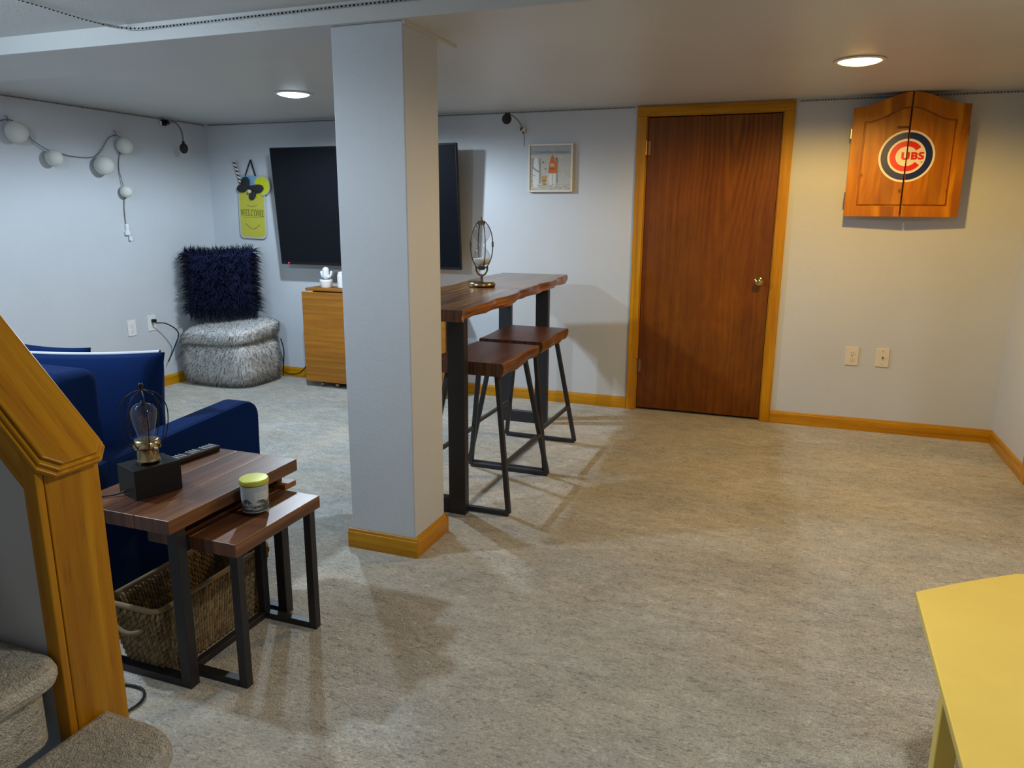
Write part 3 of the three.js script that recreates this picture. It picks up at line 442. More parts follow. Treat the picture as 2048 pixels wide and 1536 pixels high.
{ // Edison bulb lamp on a black box
  const t = thing('edison_lamp', 'unlit edison bulb lamp with wire cage on a black box', 'lamp', [-1.80, 0.5505, 3.62], -0.32);
  part('box', new RoundedBoxGeometry(0.112, 0.092, 0.142, 2, 0.002).translate(0, 0.046, 0), M.blackPlastic, t);
  part('socket', lathe([[0.0, 0.092], [0.034, 0.092], [0.035, 0.102], [0.031, 0.106], [0.031, 0.136], [0.040, 0.139], [0.041, 0.152], [0.036, 0.156], [0.037, 0.163], [0.026, 0.167], [0, 0.160]], 32), M.oldBrass, t, 'brass bulb socket');
  const prof = [[0.020, 0.160], [0.023, 0.172], [0.027, 0.19], [0.033, 0.215], [0.0375, 0.238], [0.037, 0.254], [0.030, 0.268], [0.017, 0.276], [0.007, 0.279], [0.004, 0.285], [0, 0.286]];
  part('bulb', lathe(prof, 32), M.glass, t);
  const fl = part('filament_stem', lathe([[0.0, 0.155], [0.006, 0.156], [0.004, 0.175], [0.0018, 0.2], [0, 0.201]], 12), M.glass, t);
  part('filament', [0, 1, 2, 3].map((i) => tube([[Math.cos(i * 1.57) * 0.004, 0.185, Math.sin(i * 1.57) * 0.004], [Math.cos(i * 1.57) * 0.014, 0.24, Math.sin(i * 1.57) * 0.014], [Math.cos(i * 1.57 + 0.8) * 0.012, 0.195, Math.sin(i * 1.57 + 0.8) * 0.012]], 0.0005, 12, 4)), M.copper, fl);
  for (let i = 0; i < 8; i++) { const a = i / 8 * 6.2832 + 0.3, c = Math.cos(a), s = Math.sin(a); part('cage_wire', tube([[c * 0.040, 0.145, s * 0.040], [c * 0.054, 0.165, s * 0.054], [c * 0.066, 0.215, s * 0.066], [c * 0.064, 0.265, s * 0.064], [c * 0.042, 0.302, s * 0.042], [c * 0.004, 0.318, s * 0.004]], 0.0016, 30, 6), M.blackPlastic, t); }
  part('finial', [new THREE.SphereGeometry(0.0075, 14, 10).translate(0, 0.332, 0), cyl(0.007, 0.005, 0.012, 0, 0.314, 0, 12)], M.blackPlastic, t);
  for (const s of [-1, 1]) part('thumb_screw', [bar([s * 0.056, 0.146, 0], [s * 0.038, 0.146, 0], 0.004, 0.004, 0.0015), new THREE.SphereGeometry(0.006, 10, 8).translate(s * 0.057, 0.146, 0)], M.steel, t);
  part('power_cord', tube([[-0.02, 0.012, 0.07], [-0.03, 0.006, 0.095], [-0.05, 0.004, 0.125], [-0.062, 0.003, 0.160], [-0.07, 0.003, 0.192]], 0.0028, 50, 6), M.cord, t);
}
{ // remote control
  const t = thing('remote_control', 'long black remote control lying on the larger walnut table', 'remote', [-1.913, 0.5505, 3.325], -0.10);
  part('body', new RoundedBoxGeometry(0.048, 0.02, 0.205, 3, 0.006).translate(0, 0.01, 0), M.blackPlastic, t);
  const keys = []; for (let r = 0; r < 13; r++) for (let c = 0; c < 4; c++) if (!(r === 4 || r === 8)) keys.push(rbox(0.0065, 0.003, 0.0075, (c - 1.5) * 0.0102, 0.0195, (r - 6) * 0.0145, 0.0012, -1, 1));
  part('keys', keys, mat({ color: lin(0.34, 0.36, 0.38), roughness: 0.5 }), t);
}
{ // jar candle
  const labelT = canvasTex(1024, 512, (c, w, h) => {
    c.fillStyle = '#aeb9c2'; c.fillRect(0, 0, w, h);
    const r = rng(5); c.fillStyle = '#4c5254'; c.beginPath(); c.moveTo(0, h * 0.56); for (let i = 0; i <= 40; i++) c.lineTo(i / 40 * w, h * (0.55 + 0.08 * Math.sin(i * 0.9))); c.lineTo(w, h * 0.97); c.lineTo(0, h * 0.97); c.fill();
    c.strokeStyle = '#c8d0d4'; c.lineCap = 'round';
    for (let k = 0; k < 16; k++) { const x = r() * w, y = h * (0.66 + r() * 0.25); for (let i = 0; i < 9; i++) { const a = -Math.PI + i / 8 * Math.PI + (r() - 0.5) * 0.3, L = 50 + r() * 50; c.lineWidth = 5; c.beginPath(); c.moveTo(x, y); c.quadraticCurveTo(x + Math.cos(a) * L * 0.6, y + Math.sin(a) * L * 0.5 - 10, x + Math.cos(a) * L, y + Math.sin(a) * L + 6); c.stroke(); } }
    c.strokeStyle = '#8b979f'; for (let k = 0; k < 20; k++) { const x = r() * w; c.lineWidth = 4; c.beginPath(); c.moveTo(x, 0); c.quadraticCurveTo(x + 20 * (r() - 0.5), h * 0.08, x + 50 * (r() - 0.5), h * (0.08 + r() * 0.08)); c.stroke(); }
    c.fillStyle = '#c6ced4'; for (const x of [0.1, 0.43, 0.76]) { c.fillRect(w * x, h * 0.22, w * 0.17, h * 0.3); }
    c.fillStyle = '#98a4ac'; for (const x of [0.1, 0.43, 0.76]) for (const y of [0.28, 0.35, 0.42]) c.fillRect(w * (x + 0.02), h * y, w * 0.12, h * 0.015);
  });
  const t = thing('candle_jar', 'glass jar candle with a lime yellow lid on the smaller walnut table', 'candle', [-1.517, 0.4705, 3.492], 2.2);
  part('jar', lathe([[0, 0.002], [0.036, 0.0], [0.0395, 0.004], [0.0405, 0.012], [0.0415, 0.10], [0.0385, 0.100], [0.0375, 0.014], [0, 0.010]], 40), M.glass, t);
  part('wax', lathe([[0, 0.0145], [0.0365, 0.0145], [0.037, 0.088], [0, 0.088]], 40), M.wax, t);
  part('wrap_label', new THREE.CylinderGeometry(0.0418, 0.0408, 0.084, 48, 1, true).translate(0, 0.055, 0), mat({ map: labelT, roughness: 0.5 }), t, 'grey printed wrap with pale fern pattern');
  part('lid', lathe([[0, 0.116], [0.041, 0.116], [0.0435, 0.114], [0.0445, 0.111], [0.0445, 0.100], [0.0425, 0.099], [0.0425, 0.1], [0, 0.1005]], 44), M.lidYellow, t, 'lime yellow lid');
}
{ // seagrass basket
  const t = thing('seagrass_basket', 'woven brown seagrass basket on the carpet under the nesting tables', 'basket', [-1.776, 0, 3.513]);
  const hx = 0.112, hz = 0.262, h = 0.235, tx = 0.013; // half width top, half depth top, height, taper
  M.basketCore = mat({ color: lin(0.22, 0.158, 0.082), roughness: 1 }); M.rope = mat({ vertexColors: true, roughness: 0.9 });
  const sh = (kx, kz, r) => { const s = new THREE.Shape(), a = kx, b = kz; s.moveTo(-a + r, -b); s.lineTo(a - r, -b); s.quadraticCurveTo(a, -b, a, -b + r); s.lineTo(a, b - r); s.quadraticCurveTo(a, b, a - r, b); s.lineTo(-a + r, b); s.quadraticCurveTo(-a, b, -a, b - r); s.lineTo(-a, -b + r); s.quadraticCurveTo(-a, -b, -a + r, -b); return s; };
  const o = sh(hx - 0.006, hz - 0.006, 0.03); o.holes.push(sh(hx - 0.016, hz - 0.016, 0.024));
  const taper = (g) => { const p = g.attributes.position; for (let i = 0; i < p.count; i++) { const k = 1 - 0.13 * (1 - p.getY(i) / h); p.setX(i, p.getX(i) * (1 - 0.25 * (1 - p.getY(i) / h))); p.setZ(i, p.getZ(i) * (1 - 0.21 * (1 - p.getY(i) / h))); } return g; };
  part('wall', taper(new THREE.ExtrudeGeometry(o, { depth: h - 0.006, bevelEnabled: false, curveSegments: 6 }).rotateX(-Math.PI / 2).translate(0, 0.003, 0)), M.basketCore, t);
  part('bottom', new THREE.ExtrudeGeometry(sh(hx * 0.73, hz * 0.77, 0.02), { depth: 0.008, bevelEnabled: false, curveSegments: 6 }).rotateX(-Math.PI / 2).translate(0, 0.002, 0), M.basketCore, t);
  // twisted strands: short slanted nubs in rows around the wall
  const path = sh(hx, hz, 0.035).getSpacedPoints(112).slice(0, -1), r = rng(77), nubs = [];
  const base = new THREE.SphereGeometry(1, 6, 5); base.deleteAttribute('uv');
  const ROWS = 12; const dummy = new THREE.Matrix4(), q = new THREE.Quaternion();
  for (let j = 0; j < ROWS; j++) for (let i = 0; i < path.length; i++) for (const inn of [0, 1]) {
    if (inn && j < 6) continue;
    const a = path[i], b = path[(i + 1) % path.length], nx = b.y - a.y, nz = -(b.x - a.x), L = Math.hypot(nx, nz), y = (j + 0.5 + (i % 2) * 0.5 * 0.6) / (ROWS + 0.6) * h;
    const sx = 1 - 0.25 * (1 - y / h), sz = 1 - 0.21 * (1 - y / h), off = inn ? -0.018 : 0.001;
    const X = (a.x + nx / L * off) * sx, Z = -(a.y + nz / L * off) * sz, ang = Math.atan2(b.x - a.x, -(b.y - a.y));
    q.setFromEuler(new THREE.Euler(0.32 + (r() - 0.5) * 0.3, ang, 0, 'YXZ'));
    const g = base.clone().applyMatrix4(dummy.compose(V(X, y, Z), q, V(0.0075, 0.0125 + r() * 0.003, 0.0052 + r() * 0.0015)));
    const k = 0.55 + r() * 0.75, c = new Float32Array(g.attributes.position.count * 3); for (let m = 0; m < c.length; m += 3) { c[m] = 0.23 * k; c[m + 1] = 0.165 * k; c[m + 2] = 0.085 * k; }
    g.setAttribute('color', new THREE.BufferAttribute(c, 3)); nubs.push(g);
  }
  part('weave', nubs, M.rope, t).userData.kind = 'stuff';
  const rim = sh(hx - 0.006, hz - 0.006, 0.033).getSpacedPoints(60).slice(0, -1).map((v) => V(v.x, h, -v.y)); part('rim', tube(rim, 0.009, 160, 8, true), mat({ color: lin(0.22, 0.158, 0.082), roughness: 0.95 }), t);
  part('handle', tube([[-0.05, 0.175, 0.245], [-0.046, 0.168, 0.262], [-0.02, 0.160, 0.272], [0.015, 0.160, 0.272], [0.041, 0.168, 0.262], [0.045, 0.175, 0.245]], 0.007, 40, 8), mat({ color: lin(0.22, 0.158, 0.082), roughness: 0.95 }), t, 'rope handle loop');
}
// loose cords
tag(part('power_cable', tube([[-1.925, 0.545, 3.797], [-1.928, 0.40, 3.80], [-1.915, 0.2, 3.803], [-1.92, 0.03, 3.81], [-1.89, 0.006, 3.85]], 0.0028, 40, 6), M.cord, scene), 'thin black lamp cord hanging down behind the newel', 'cord');
tag(part('power_cable', tube([[-1.86, 0.006, 3.90], [-1.80, 0.006, 3.83], [-1.76, 0.006, 3.815], [-1.70, 0.006, 3.82], [-1.665, 0.006, 3.86], [-1.67, 0.006, 3.95]], 0.004, 40, 8), M.cord, scene), 'black power cord on the carpet by the newel', 'cord');
tag(part('power_cable', tube([[-4.665, 0.53, 0.78], [-4.62, 0.52, 0.72], [-4.58, 0.44, 0.64], [-4.63, 0.32, 0.64], [-4.67, 0.20, 0.68]], 0.005, 40, 8), M.cord, scene), 'black cord plugged into the left wall outlet behind the beanbag', 'cord');
const CABLE = [[-4.02, 0.34, 0.085], [-4.0, 0.25, 0.08], [-4.02, 0.10, 0.07], [-4.03, 0.05, 0.06], [-3.97, 0.03, 0.05], [-3.87, 0.05, 0.05], [-3.78, 0.14, 0.06], [-3.735, 0.27, 0.05], [-3.725, 0.42, 0.035]];
tag(part('power_cable', tube(CABLE, 0.005, 60, 8), M.cord, scene), 'thin dark cord looping between beanbag and drop leaf table', 'cord');

// ------------------------------------------------------------------ wall plates
function plate(name, label, category, pos, yaw, kind, group) {
  const t = thing(name, label, category, pos, yaw, group), c = kind === 'ivory' ? M.ivory : M.white;
  part('cover_plate', new RoundedBoxGeometry(0.078, 0.122, 0.007, 2, 0.003).translate(0, 0, 0.0036), c, t);
  if (category === 'outlet') for (const s of [-1, 1]) { const f = part('socket', new THREE.CylinderGeometry(0.0165, 0.0165, 0.004, 24).rotateX(Math.PI / 2).translate(0, s * 0.0205, 0.0075), c, t); part('slots', [span(-0.008, -0.006, s * 0.0205 - 0.002, s * 0.0205 + 0.007, 0.008, 0.0099), span(0.005, 0.007, s * 0.0205 - 0.002, s * 0.0205 + 0.006, 0.008, 0.0099), cyl(0.0025, 0.0025, 0.002, 0, 0, 0, 10).rotateX(Math.PI / 2).translate(0, s * 0.0205 - 0.008, 0.008)], M.slot, f); }
  else part('jack', [cyl(0.006, 0.006, 0.012, 0, 0, 0, 12).rotateX(Math.PI / 2).translate(0, 0.002, 0.006)], M.oldBrass, t);
  for (const y of category === 'outlet' ? [0] : [-0.042, 0.042]) part('screw', new THREE.CylinderGeometry(0.0032, 0.0032, 0.002, 10).rotateX(Math.PI / 2).translate(0, y, 0.0078), M.steel, t);
  return t;
}
plate('wall_outlet', 'ivory double outlet on the right of the door', 'outlet', [0.409, 0.495, 0], 0, 'ivory', 'wall outlets');
plate('cable_plate', 'ivory cable jack plate right of the outlet by the door', 'plate', [0.590, 0.497, 0], 0, 'ivory');
plate('wall_outlet', 'white double outlet on the left wall above the sofa', 'outlet', [XL, 0.513, 0.968], Math.PI / 2, 'white', 'wall outlets');
plate('wall_outlet', 'white outlet with a black plug beside the beanbag', 'outlet', [XL, 0.526, 0.772], Math.PI / 2, 'white', 'wall outlets');
{ const t = thing('power_plug', 'black plug pushed into the outlet beside the beanbag', 'plug', [XL + 0.0098, 0.545, 0.772]); part('plug_body', [new RoundedBoxGeometry(0.034, 0.026, 0.026, 2, 0.006).translate(0.018, 0, 0)], M.blackPlastic, t); }

// ------------------------------------------------------------------ welcome jar sign
{
  const t = thing('jar_welcome_sign', 'yellow and blue lemonade jar welcome sign with striped straw and lemon slice', 'sign', [-4.285, 1.165, 0.006]); t.rotation.z = -0.03;
  const W = 0.275, HJ = 0.515, sh = new THREE.Shape(), w = W / 2; sh.moveTo(-w + 0.05, 0); sh.lineTo(w - 0.05, 0); sh.quadraticCurveTo(w, 0, w, 0.06); sh.lineTo(w, 0.33); sh.quadraticCurveTo(w, 0.37, w - 0.018, 0.385); sh.lineTo(w - 0.018, HJ - 0.01); sh.lineTo(w - 0.03, HJ); sh.lineTo(-w + 0.03, HJ); sh.lineTo(-w + 0.018, HJ - 0.01); sh.lineTo(-w + 0.018, 0.385); sh.quadraticCurveTo(-w, 0.37, -w, 0.33); sh.lineTo(-w, 0.06); sh.quadraticCurveTo(-w, 0, -w + 0.05, 0);
  const face = canvasTex(560, 1040, (c, cw, ch) => {
    const Y = (m) => ch - m / 0.52 * ch, X = (m) => (m + 0.14) / 0.28 * cw;
    c.fillStyle = '#b6b9b0'; c.fillRect(0, 0, cw, ch); c.fillStyle = '#bdb83c'; c.beginPath(); c.roundRect(X(-0.125), Y(0.40), X(0.125) - X(-0.125), Y(0.014) - Y(0.40), [0, 0, 90, 90]); c.fill();
    c.fillStyle = '#7ba6c4'; c.fillRect(0, 0, cw, Y(0.40)); c.fillStyle = '#605e18'; c.strokeStyle = '#605e18';
    c.fillStyle = '#c9c634'; c.fillRect(X(-0.12), Y(0.352), X(0.12) - X(-0.12), 10);
    c.fillStyle = '#605e18'; c.font = 'bold 104px serif'; c.textAlign = 'center'; c.save(); c.translate(cw / 2, Y(0.185)); c.scale(1, 1.35); c.fillText('WELCOME', 0, 0, 490); c.restore();
    c.lineWidth = 7; c.lineCap = 'round'; c.beginPath(); for (let i = 0; i <= 30; i++) { const u = i / 30; c.lineTo(cw * (0.32 + 0.36 * u), Y(0.275 - 0.012 * Math.sin(u * 3.14)) + 9 * Math.sin(u * 30)); } c.stroke();
    c.lineWidth = 9; c.beginPath(); for (let i = 0; i <= 40; i++) { const u = i / 40; c.lineTo(cw * (0.24 + 0.52 * u), Y(0.125 - 0.045 * Math.sin(u * 3.0)) + 8 * Math.sin(u * 34)); } c.stroke(); c.lineWidth = 4; c.strokeRect(X(-0.10), Y(0.24), X(0.10) - X(-0.10), 2); c.strokeRect(X(-0.10), Y(0.175), X(0.10) - X(-0.10), 2);
  });
  const body = part('jar_board', ext(sh, 0.012, 0.002), mat({ color: lin(0.42, 0.44, 0.42), roughness: 0.6 }), t);
  const f = new THREE.ShapeGeometry(sh, 12), p = f.attributes.position, uv = f.attributes.uv; for (let i = 0; i < p.count; i++) uv.setXY(i, (p.getX(i) + 0.14) / 0.28, p.getY(i) / 0.52);
  part('printed_face', f.scale(0.985, 0.992, 1).translate(0, 0.002, 0.0123), mat({ map: face, roughness: 0.5 }), body, 'yellow face lettered WELCOME');
  const straw = canvasTex(64, 256, (c, w2, h2) => { c.fillStyle = '#e9e6dc'; c.fillRect(0, 0, w2, h2); c.fillStyle = '#3a2226'; for (let i = -1; i < 7; i++) { c.beginPath(); c.moveTo(0, i * 44); c.lineTo(64, i * 44 + 30); c.lineTo(64, i * 44 + 52); c.lineTo(0, i * 44 + 22); c.fill(); } });
  part('straw', new RoundedBoxGeometry(0.028, 0.20, 0.010, 2, 0.003).rotateZ(0.32).translate(-0.125, 0.535, 0.017), mat({ map: straw, roughness: 0.6 }), t, 'striped straw');
  const lem = canvasTex(256, 256, (c) => { c.fillStyle = '#aab0a6'; c.fillRect(0, 0, 256, 256); c.fillStyle = '#c9cc1c'; c.beginPath(); c.arc(128, 128, 108, 0, 7); c.fill(); c.strokeStyle = '#b9bd20'; c.lineWidth = 5; for (let i = 0; i < 6; i++) { c.beginPath(); c.moveTo(128, 128); c.lineTo(128 + 100 * Math.cos(i * 1.047), 128 + 100 * Math.sin(i * 1.047)); c.stroke(); } });
  const ls = new THREE.Shape(); ls.moveTo(0, 0); ls.lineTo(-0.082, 0); ls.absarc(0, 0, 0.082, Math.PI, -Math.PI / 2, true); ls.closePath(); const lg = ext(ls, 0.010, 0.001, 32); { const q = lg.attributes.position, u2 = lg.attributes.uv; for (let i = 0; i < q.count; i++) u2.setXY(i, q.getX(i) / 0.17 + 0.5, q.getY(i) / 0.17 + 0.5); }
  part('lemon_slice', lg.rotateZ(-0.12).translate(0.118, 0.435, 0.014), mat({ map: lem, roughness: 0.5 }), t, 'yellow lemon slice');
  const dots = canvasTex(256, 256, (c) => { c.fillStyle = '#12151c'; c.fillRect(0, 0, 256, 256); c.fillStyle = '#6f757c'; for (let y = 0; y < 8; y++) for (let x = 0; x < 8; x++) { c.beginPath(); c.arc(x * 32 + (y % 2) * 16, y * 32 + 8, 5, 0, 7); c.fill(); } }); dots.wrapS = dots.wrapT = THREE.RepeatWrapping; M.dots = mat({ map: dots, roughness: 0.8 });
  const loop = (x, y, a, sx, sy) => { const g = new THREE.SphereGeometry(1, 18, 12).scale(sx, sy, 0.014).rotateZ(a).translate(x, y, 0.026), q = g.attributes.position, u2 = g.attributes.uv; for (let i = 0; i < q.count; i++) u2.setXY(i, q.getX(i) * 14, q.getY(i) * 14); return g; };
  part('bow', [loop(-0.045, 0.455, 1.2, 0.05, 0.044), loop(-0.08, 0.41, 0.15, 0.055, 0.034), loop(0.08, 0.41, 0.1, 0.058, 0.034), loop(0.03, 0.415, 0, 0.05, 0.022), loop(0.022, 0.355, 0.9, 0.042, 0.030)], M.dots, t, 'black dotted ribbon bow');
  part('twine_knot', new THREE.SphereGeometry(0.016, 12, 8).translate(0.005, 0.385, 0.042), mat({ color: lin(0.6, 0.52, 0.36), roughness: 0.9 }), t);
  const ribbon = (a, b) => bar(a, b, 0.012, 0.002, 0.0008, V(0, 0, 1)); part('hanging_ribbon', [bar([-0.055, 0.51, 0.012], [0.0, 0.64, 0.006], 0.012, 0.003, 0.001, V(0, 0, 1)), bar([0.05, 0.51, 0.012], [0.0, 0.64, 0.006], 0.014, 0.003, 0.001, V(0, 0, 1))], M.blackMatte, t);
}

// ------------------------------------------------------------------ surfboard picture
{
  const art = canvasTex(720, 720, (c, w, h) => {
    const r = rng(13); c.fillStyle = '#b9b6ac'; c.fillRect(0, 0, w, h);
    c.fillStyle = '#a3a8aa'; c.fillRect(0, 0, w, h * 0.2); for (let i = 0; i < 260; i++) { const y = r() * 0.2, k = Math.round(150 - 50 * Math.exp(-Math.pow((y - 0.14) / 0.03, 2)) + r() * 30); c.fillStyle = `rgba(${k},${k + 5},${k + 8},0.5)`; c.fillRect(r() * w - 60, h * y, 60 + r() * 160, 3 + r() * 9); }
    for (let i = 0; i < 900; i++) { const k = 140 + r() * 90; c.fillStyle = `rgba(${k},${k - 4},${k - 14},0.35)`; c.fillRect(r() * w, h * 0.18 + r() * h * 0.8, 8 + r() * 60, 2 + r() * 8); }
    c.fillStyle = 'rgba(120,118,112,0.6)'; for (const x of [0.03, 0.22, 0.64]) c.fillRect(w * x, h * 0.28, w * 0.05, h * 0.56);
    c.fillStyle = '#6e675a'; c.fillRect(w * 0.62, h * 0.27, w * 0.04, h * 0.07); c.beginPath(); c.ellipse(w * 0.32, h * 0.37, 18, 14, 0, 0, 7); c.fill(); c.beginPath(); c.ellipse(w * 0.38, h * 0.52, 22, 10, 0.5, 0, 7); c.fill();
    const board = (x, top, bot, bw, fill) => { c.fillStyle = fill; c.beginPath(); c.moveTo(w * x, h * top); c.bezierCurveTo(w * (x + bw), h * (top + 0.18), w * (x + bw), h * (bot - 0.2), w * (x + bw * 0.55), h * bot); c.lineTo(w * (x - bw * 0.55), h * bot); c.bezierCurveTo(w * (x - bw), h * (bot - 0.2), w * (x - bw), h * (top + 0.18), w * x, h * top); c.fill(); };
    board(0.14, 0.22, 0.94, 0.095, '#d5d4cd'); c.strokeStyle = '#7d8a8e'; c.lineWidth = 22; c.beginPath(); c.moveTo(w * 0.06, h * 0.46); c.quadraticCurveTo(w * 0.12, h * 0.56, w * 0.24, h * 0.58); c.stroke(); c.lineWidth = 10; c.beginPath(); c.moveTo(w * 0.06, h * 0.64); c.lineTo(w * 0.13, h * 0.68); c.stroke();
    board(0.55, 0.19, 0.93, 0.11, '#cfcec6'); c.save(); c.beginPath(); c.rect(0, 0, w, h * 0.62); c.clip(); board(0.55, 0.19, 0.93, 0.115, '#c7691c'); c.restore(); c.fillStyle = '#a94d0e'; c.fillRect(w * 0.46, h * 0.50, w * 0.19, h * 0.035); c.fillStyle = '#d9a07c'; c.fillRect(w * 0.49, h * 0.40, w * 0.12, h * 0.07); c.fillStyle = '#c7691c'; c.fillRect(w * 0.60, h * 0.36, w * 0.065, h * 0.26); c.fillStyle = '#8e8e86'; c.fillRect(w * 0.545, h * 0.62, w * 0.012, h * 0.28);
    c.fillStyle = '#b8904a'; c.beginPath(); c.moveTo(w * 0.28, h * 0.68); c.lineTo(w * 0.42, h * 0.68); c.lineTo(w * 0.385, h * 0.90); c.lineTo(w * 0.315, h * 0.90); c.fill(); c.fillStyle = '#7d6430'; c.fillRect(w * 0.295, h * 0.775, w * 0.115, h * 0.018);
    c.fillStyle = 'rgba(90,85,70,0.5)'; for (let i = 0; i < 60; i++) c.fillRect(r() * w, h * (0.86 + r() * 0.13), 10 + r() * 50, 3 + r() * 6);
  });
  const t = thing('surfboard_picture', 'square painting of two surfboards in a narrow white frame', 'picture', [-1.668, 1.703, 0], 0);
  part('canvas', new THREE.BoxGeometry(0.302, 0.302, 0.024).translate(0, 0, 0.013), [M.white, M.white, M.white, M.white, mat({ map: art, roughness: 0.6 }), M.white], t);
  for (const s of [-1, 1]) { part('frame_side', span(s * 0.158 - 0.0065, s * 0.158 + 0.0065, -0.1645, 0.1645, 0.001, 0.032, 0.002), M.ivory, t); part('frame_rail', span(-0.151, 0.151, s * 0.158 - 0.0065, s * 0.158 + 0.0065, 0.001, 0.032, 0.002), M.ivory, t); }
}

// ------------------------------------------------------------------ dartboard cabinet
{
  const t = thing('dartboard_cabinet', 'closed pine dartboard cabinet with arched doors and round team emblem', 'cabinet', [0.576, 1.384, 0]);
  const w = 0.309, ys = 0.636, yt = 0.712;
  part('box', [span(-w + 0.02, w - 0.02, 0.012, ys - 0.012, 0.001, 0.088, 0.003, 1)], M.pine, t);
  const topY = (x) => { const k = Math.abs(x) / w; return k > 0.93 ? ys : lerp(yt, ys, sstep(0, 1, k / 0.93)); };
  const logo = canvasTex(1024, 1024, (c) => {
    const C = 512; const disc = (r, f) => { c.fillStyle = f; c.beginPath(); c.arc(C, C, r, 0, 7); c.fill(); };
    c.fillStyle = '#ece4d0'; c.fillRect(0, 0, 1024, 1024); disc(470, '#0b2460'); disc(345, '#ece4d0');
    c.strokeStyle = '#e02613'; c.lineWidth = 108; c.beginPath(); c.arc(C - 4, C, 246, 0.62, Math.PI * 2 - 0.62); c.stroke();
    c.fillStyle = '#d8280f'; c.font = 'bold 190px sans-serif'; c.textAlign = 'center'; c.save(); c.translate(C + 108, C + 62); c.scale(1.16, 1); c.lineWidth = 14; c.strokeStyle = '#d8280f'; c.fillText('UBS', 0, 0, 370); c.strokeText('UBS', 0, 0, 370); c.restore(); c.font = 'bold 34px sans-serif'; c.fillStyle = '#556'; c.fillText('TM', C + 275, C + 130);
  });
  const LM = mat({ map: logo, roughness: 0.4 });
  for (const s of [-1, 1]) {
    const outline = (in0, in1, inb, int) => { const a = 0.0022 + in0, b = w - in1, pts = [[a, inb]]; pts.push([b, inb]); for (let i = 0; i <= 16; i++) { const x = lerp(b, a, i / 16); pts.push([x, topY(x * (w / b) * (in1 ? 0.97 : 1)) - int]); } return pts.map(([x, y]) => new THREE.Vector2(s * x, y)); };
    const door = thing; const fr = new THREE.Shape(outline(0, 0, 0, 0)), hole = new THREE.Path(outline(0, 0.066, 0.062, 0.075));
    // frame with a routed panel: back slab, frame ring, inner panel with a groove round it
    const D = new THREE.Group(); D.name = 'door'; t.add(D); D.userData.label = s < 0 ? 'left arched door leaf' : 'right arched door leaf';
    part('door_slab', woodUV(ext(fr, 0.012, 0.002), 1, s, 0).translate(0, 0, 0.0885), M.pine, D);
    const ring = new THREE.Shape([[0.0022, 0], [w, 0], ...Array.from({ length: 17 }, (_, i) => { const x = lerp(w, 0.0022, i / 16); return [x, topY(x)]; })].map(([x, y]) => new THREE.Vector2(s * x, y)));
    const inner = [[0.0022, 0.062], [w - 0.066, 0.062], ...Array.from({ length: 17 }, (_, i) => { const x = lerp(w - 0.066, 0.0022, i / 16); return [x, topY(x * w / (w - 0.066)) - 0.082]; })];
    const ringPts = [[0.0022, 0], [w, 0], ...Array.from({ length: 17 }, (_, i) => { const x = lerp(w, 0.0022, i / 16); return [x, topY(x)]; })].concat(inner.slice(2).reverse(), [inner[1], inner[0]]);
    part('door_frame', woodUV(ext(new THREE.Shape(ringPts.map(([x, y]) => new THREE.Vector2(s * x, y))), 0.010, 0.0015), 1, s * 2, 0.3).translate(0, 0, 0.1004), M.pine, D);
    const pan = inner.map(([x, y], i) => [i === 1 || (i > 1 && x > w - 0.08) ? x - 0.008 : x, i < 2 ? y + 0.008 : y - 0.008]);
    part('door_panel', woodUV(ext(new THREE.Shape(pan.map(([x, y]) => new THREE.Vector2(s * x, y))), 0.010, 0.003), 1, s * 3, 0.6).translate(0, 0, 0.1002), M.pine, D);
    const e = new THREE.CircleGeometry(0.148, 48, s > 0 ? -Math.PI / 2 + 0.016 : Math.PI / 2 + 0.016, Math.PI - 0.032);
    part('emblem', e.translate(0, 0.349, 0.1107), LM, D, 'round blue, white and red emblem lettered CUBS');
    for (const y of [0.09, 0.46]) part('hinge', [cyl(0.005, 0.005, 0.055, s * (w + 0.004), y, 0.094, 10), span(Math.min(s * w, s * (w + 0.003)), Math.max(s * w, s * (w + 0.003)), y, y + 0.055, 0.07, 0.10)], M.oldBrass, D);
    { const th = s * 0.085, hx = s * w, hz = 0.089; D.rotation.y = th; D.position.set(hx - (hx * Math.cos(th) + hz * Math.sin(th)), 0, hz - (-hx * Math.sin(th) + hz * Math.cos(th))); } // leaves stand slightly ajar
    if (s < 0) part('pull', rbox(0.06, 0.012, 0.006, -0.034, 0.508, 0.1125, 0.003), M.pineDark, D);
  }
}

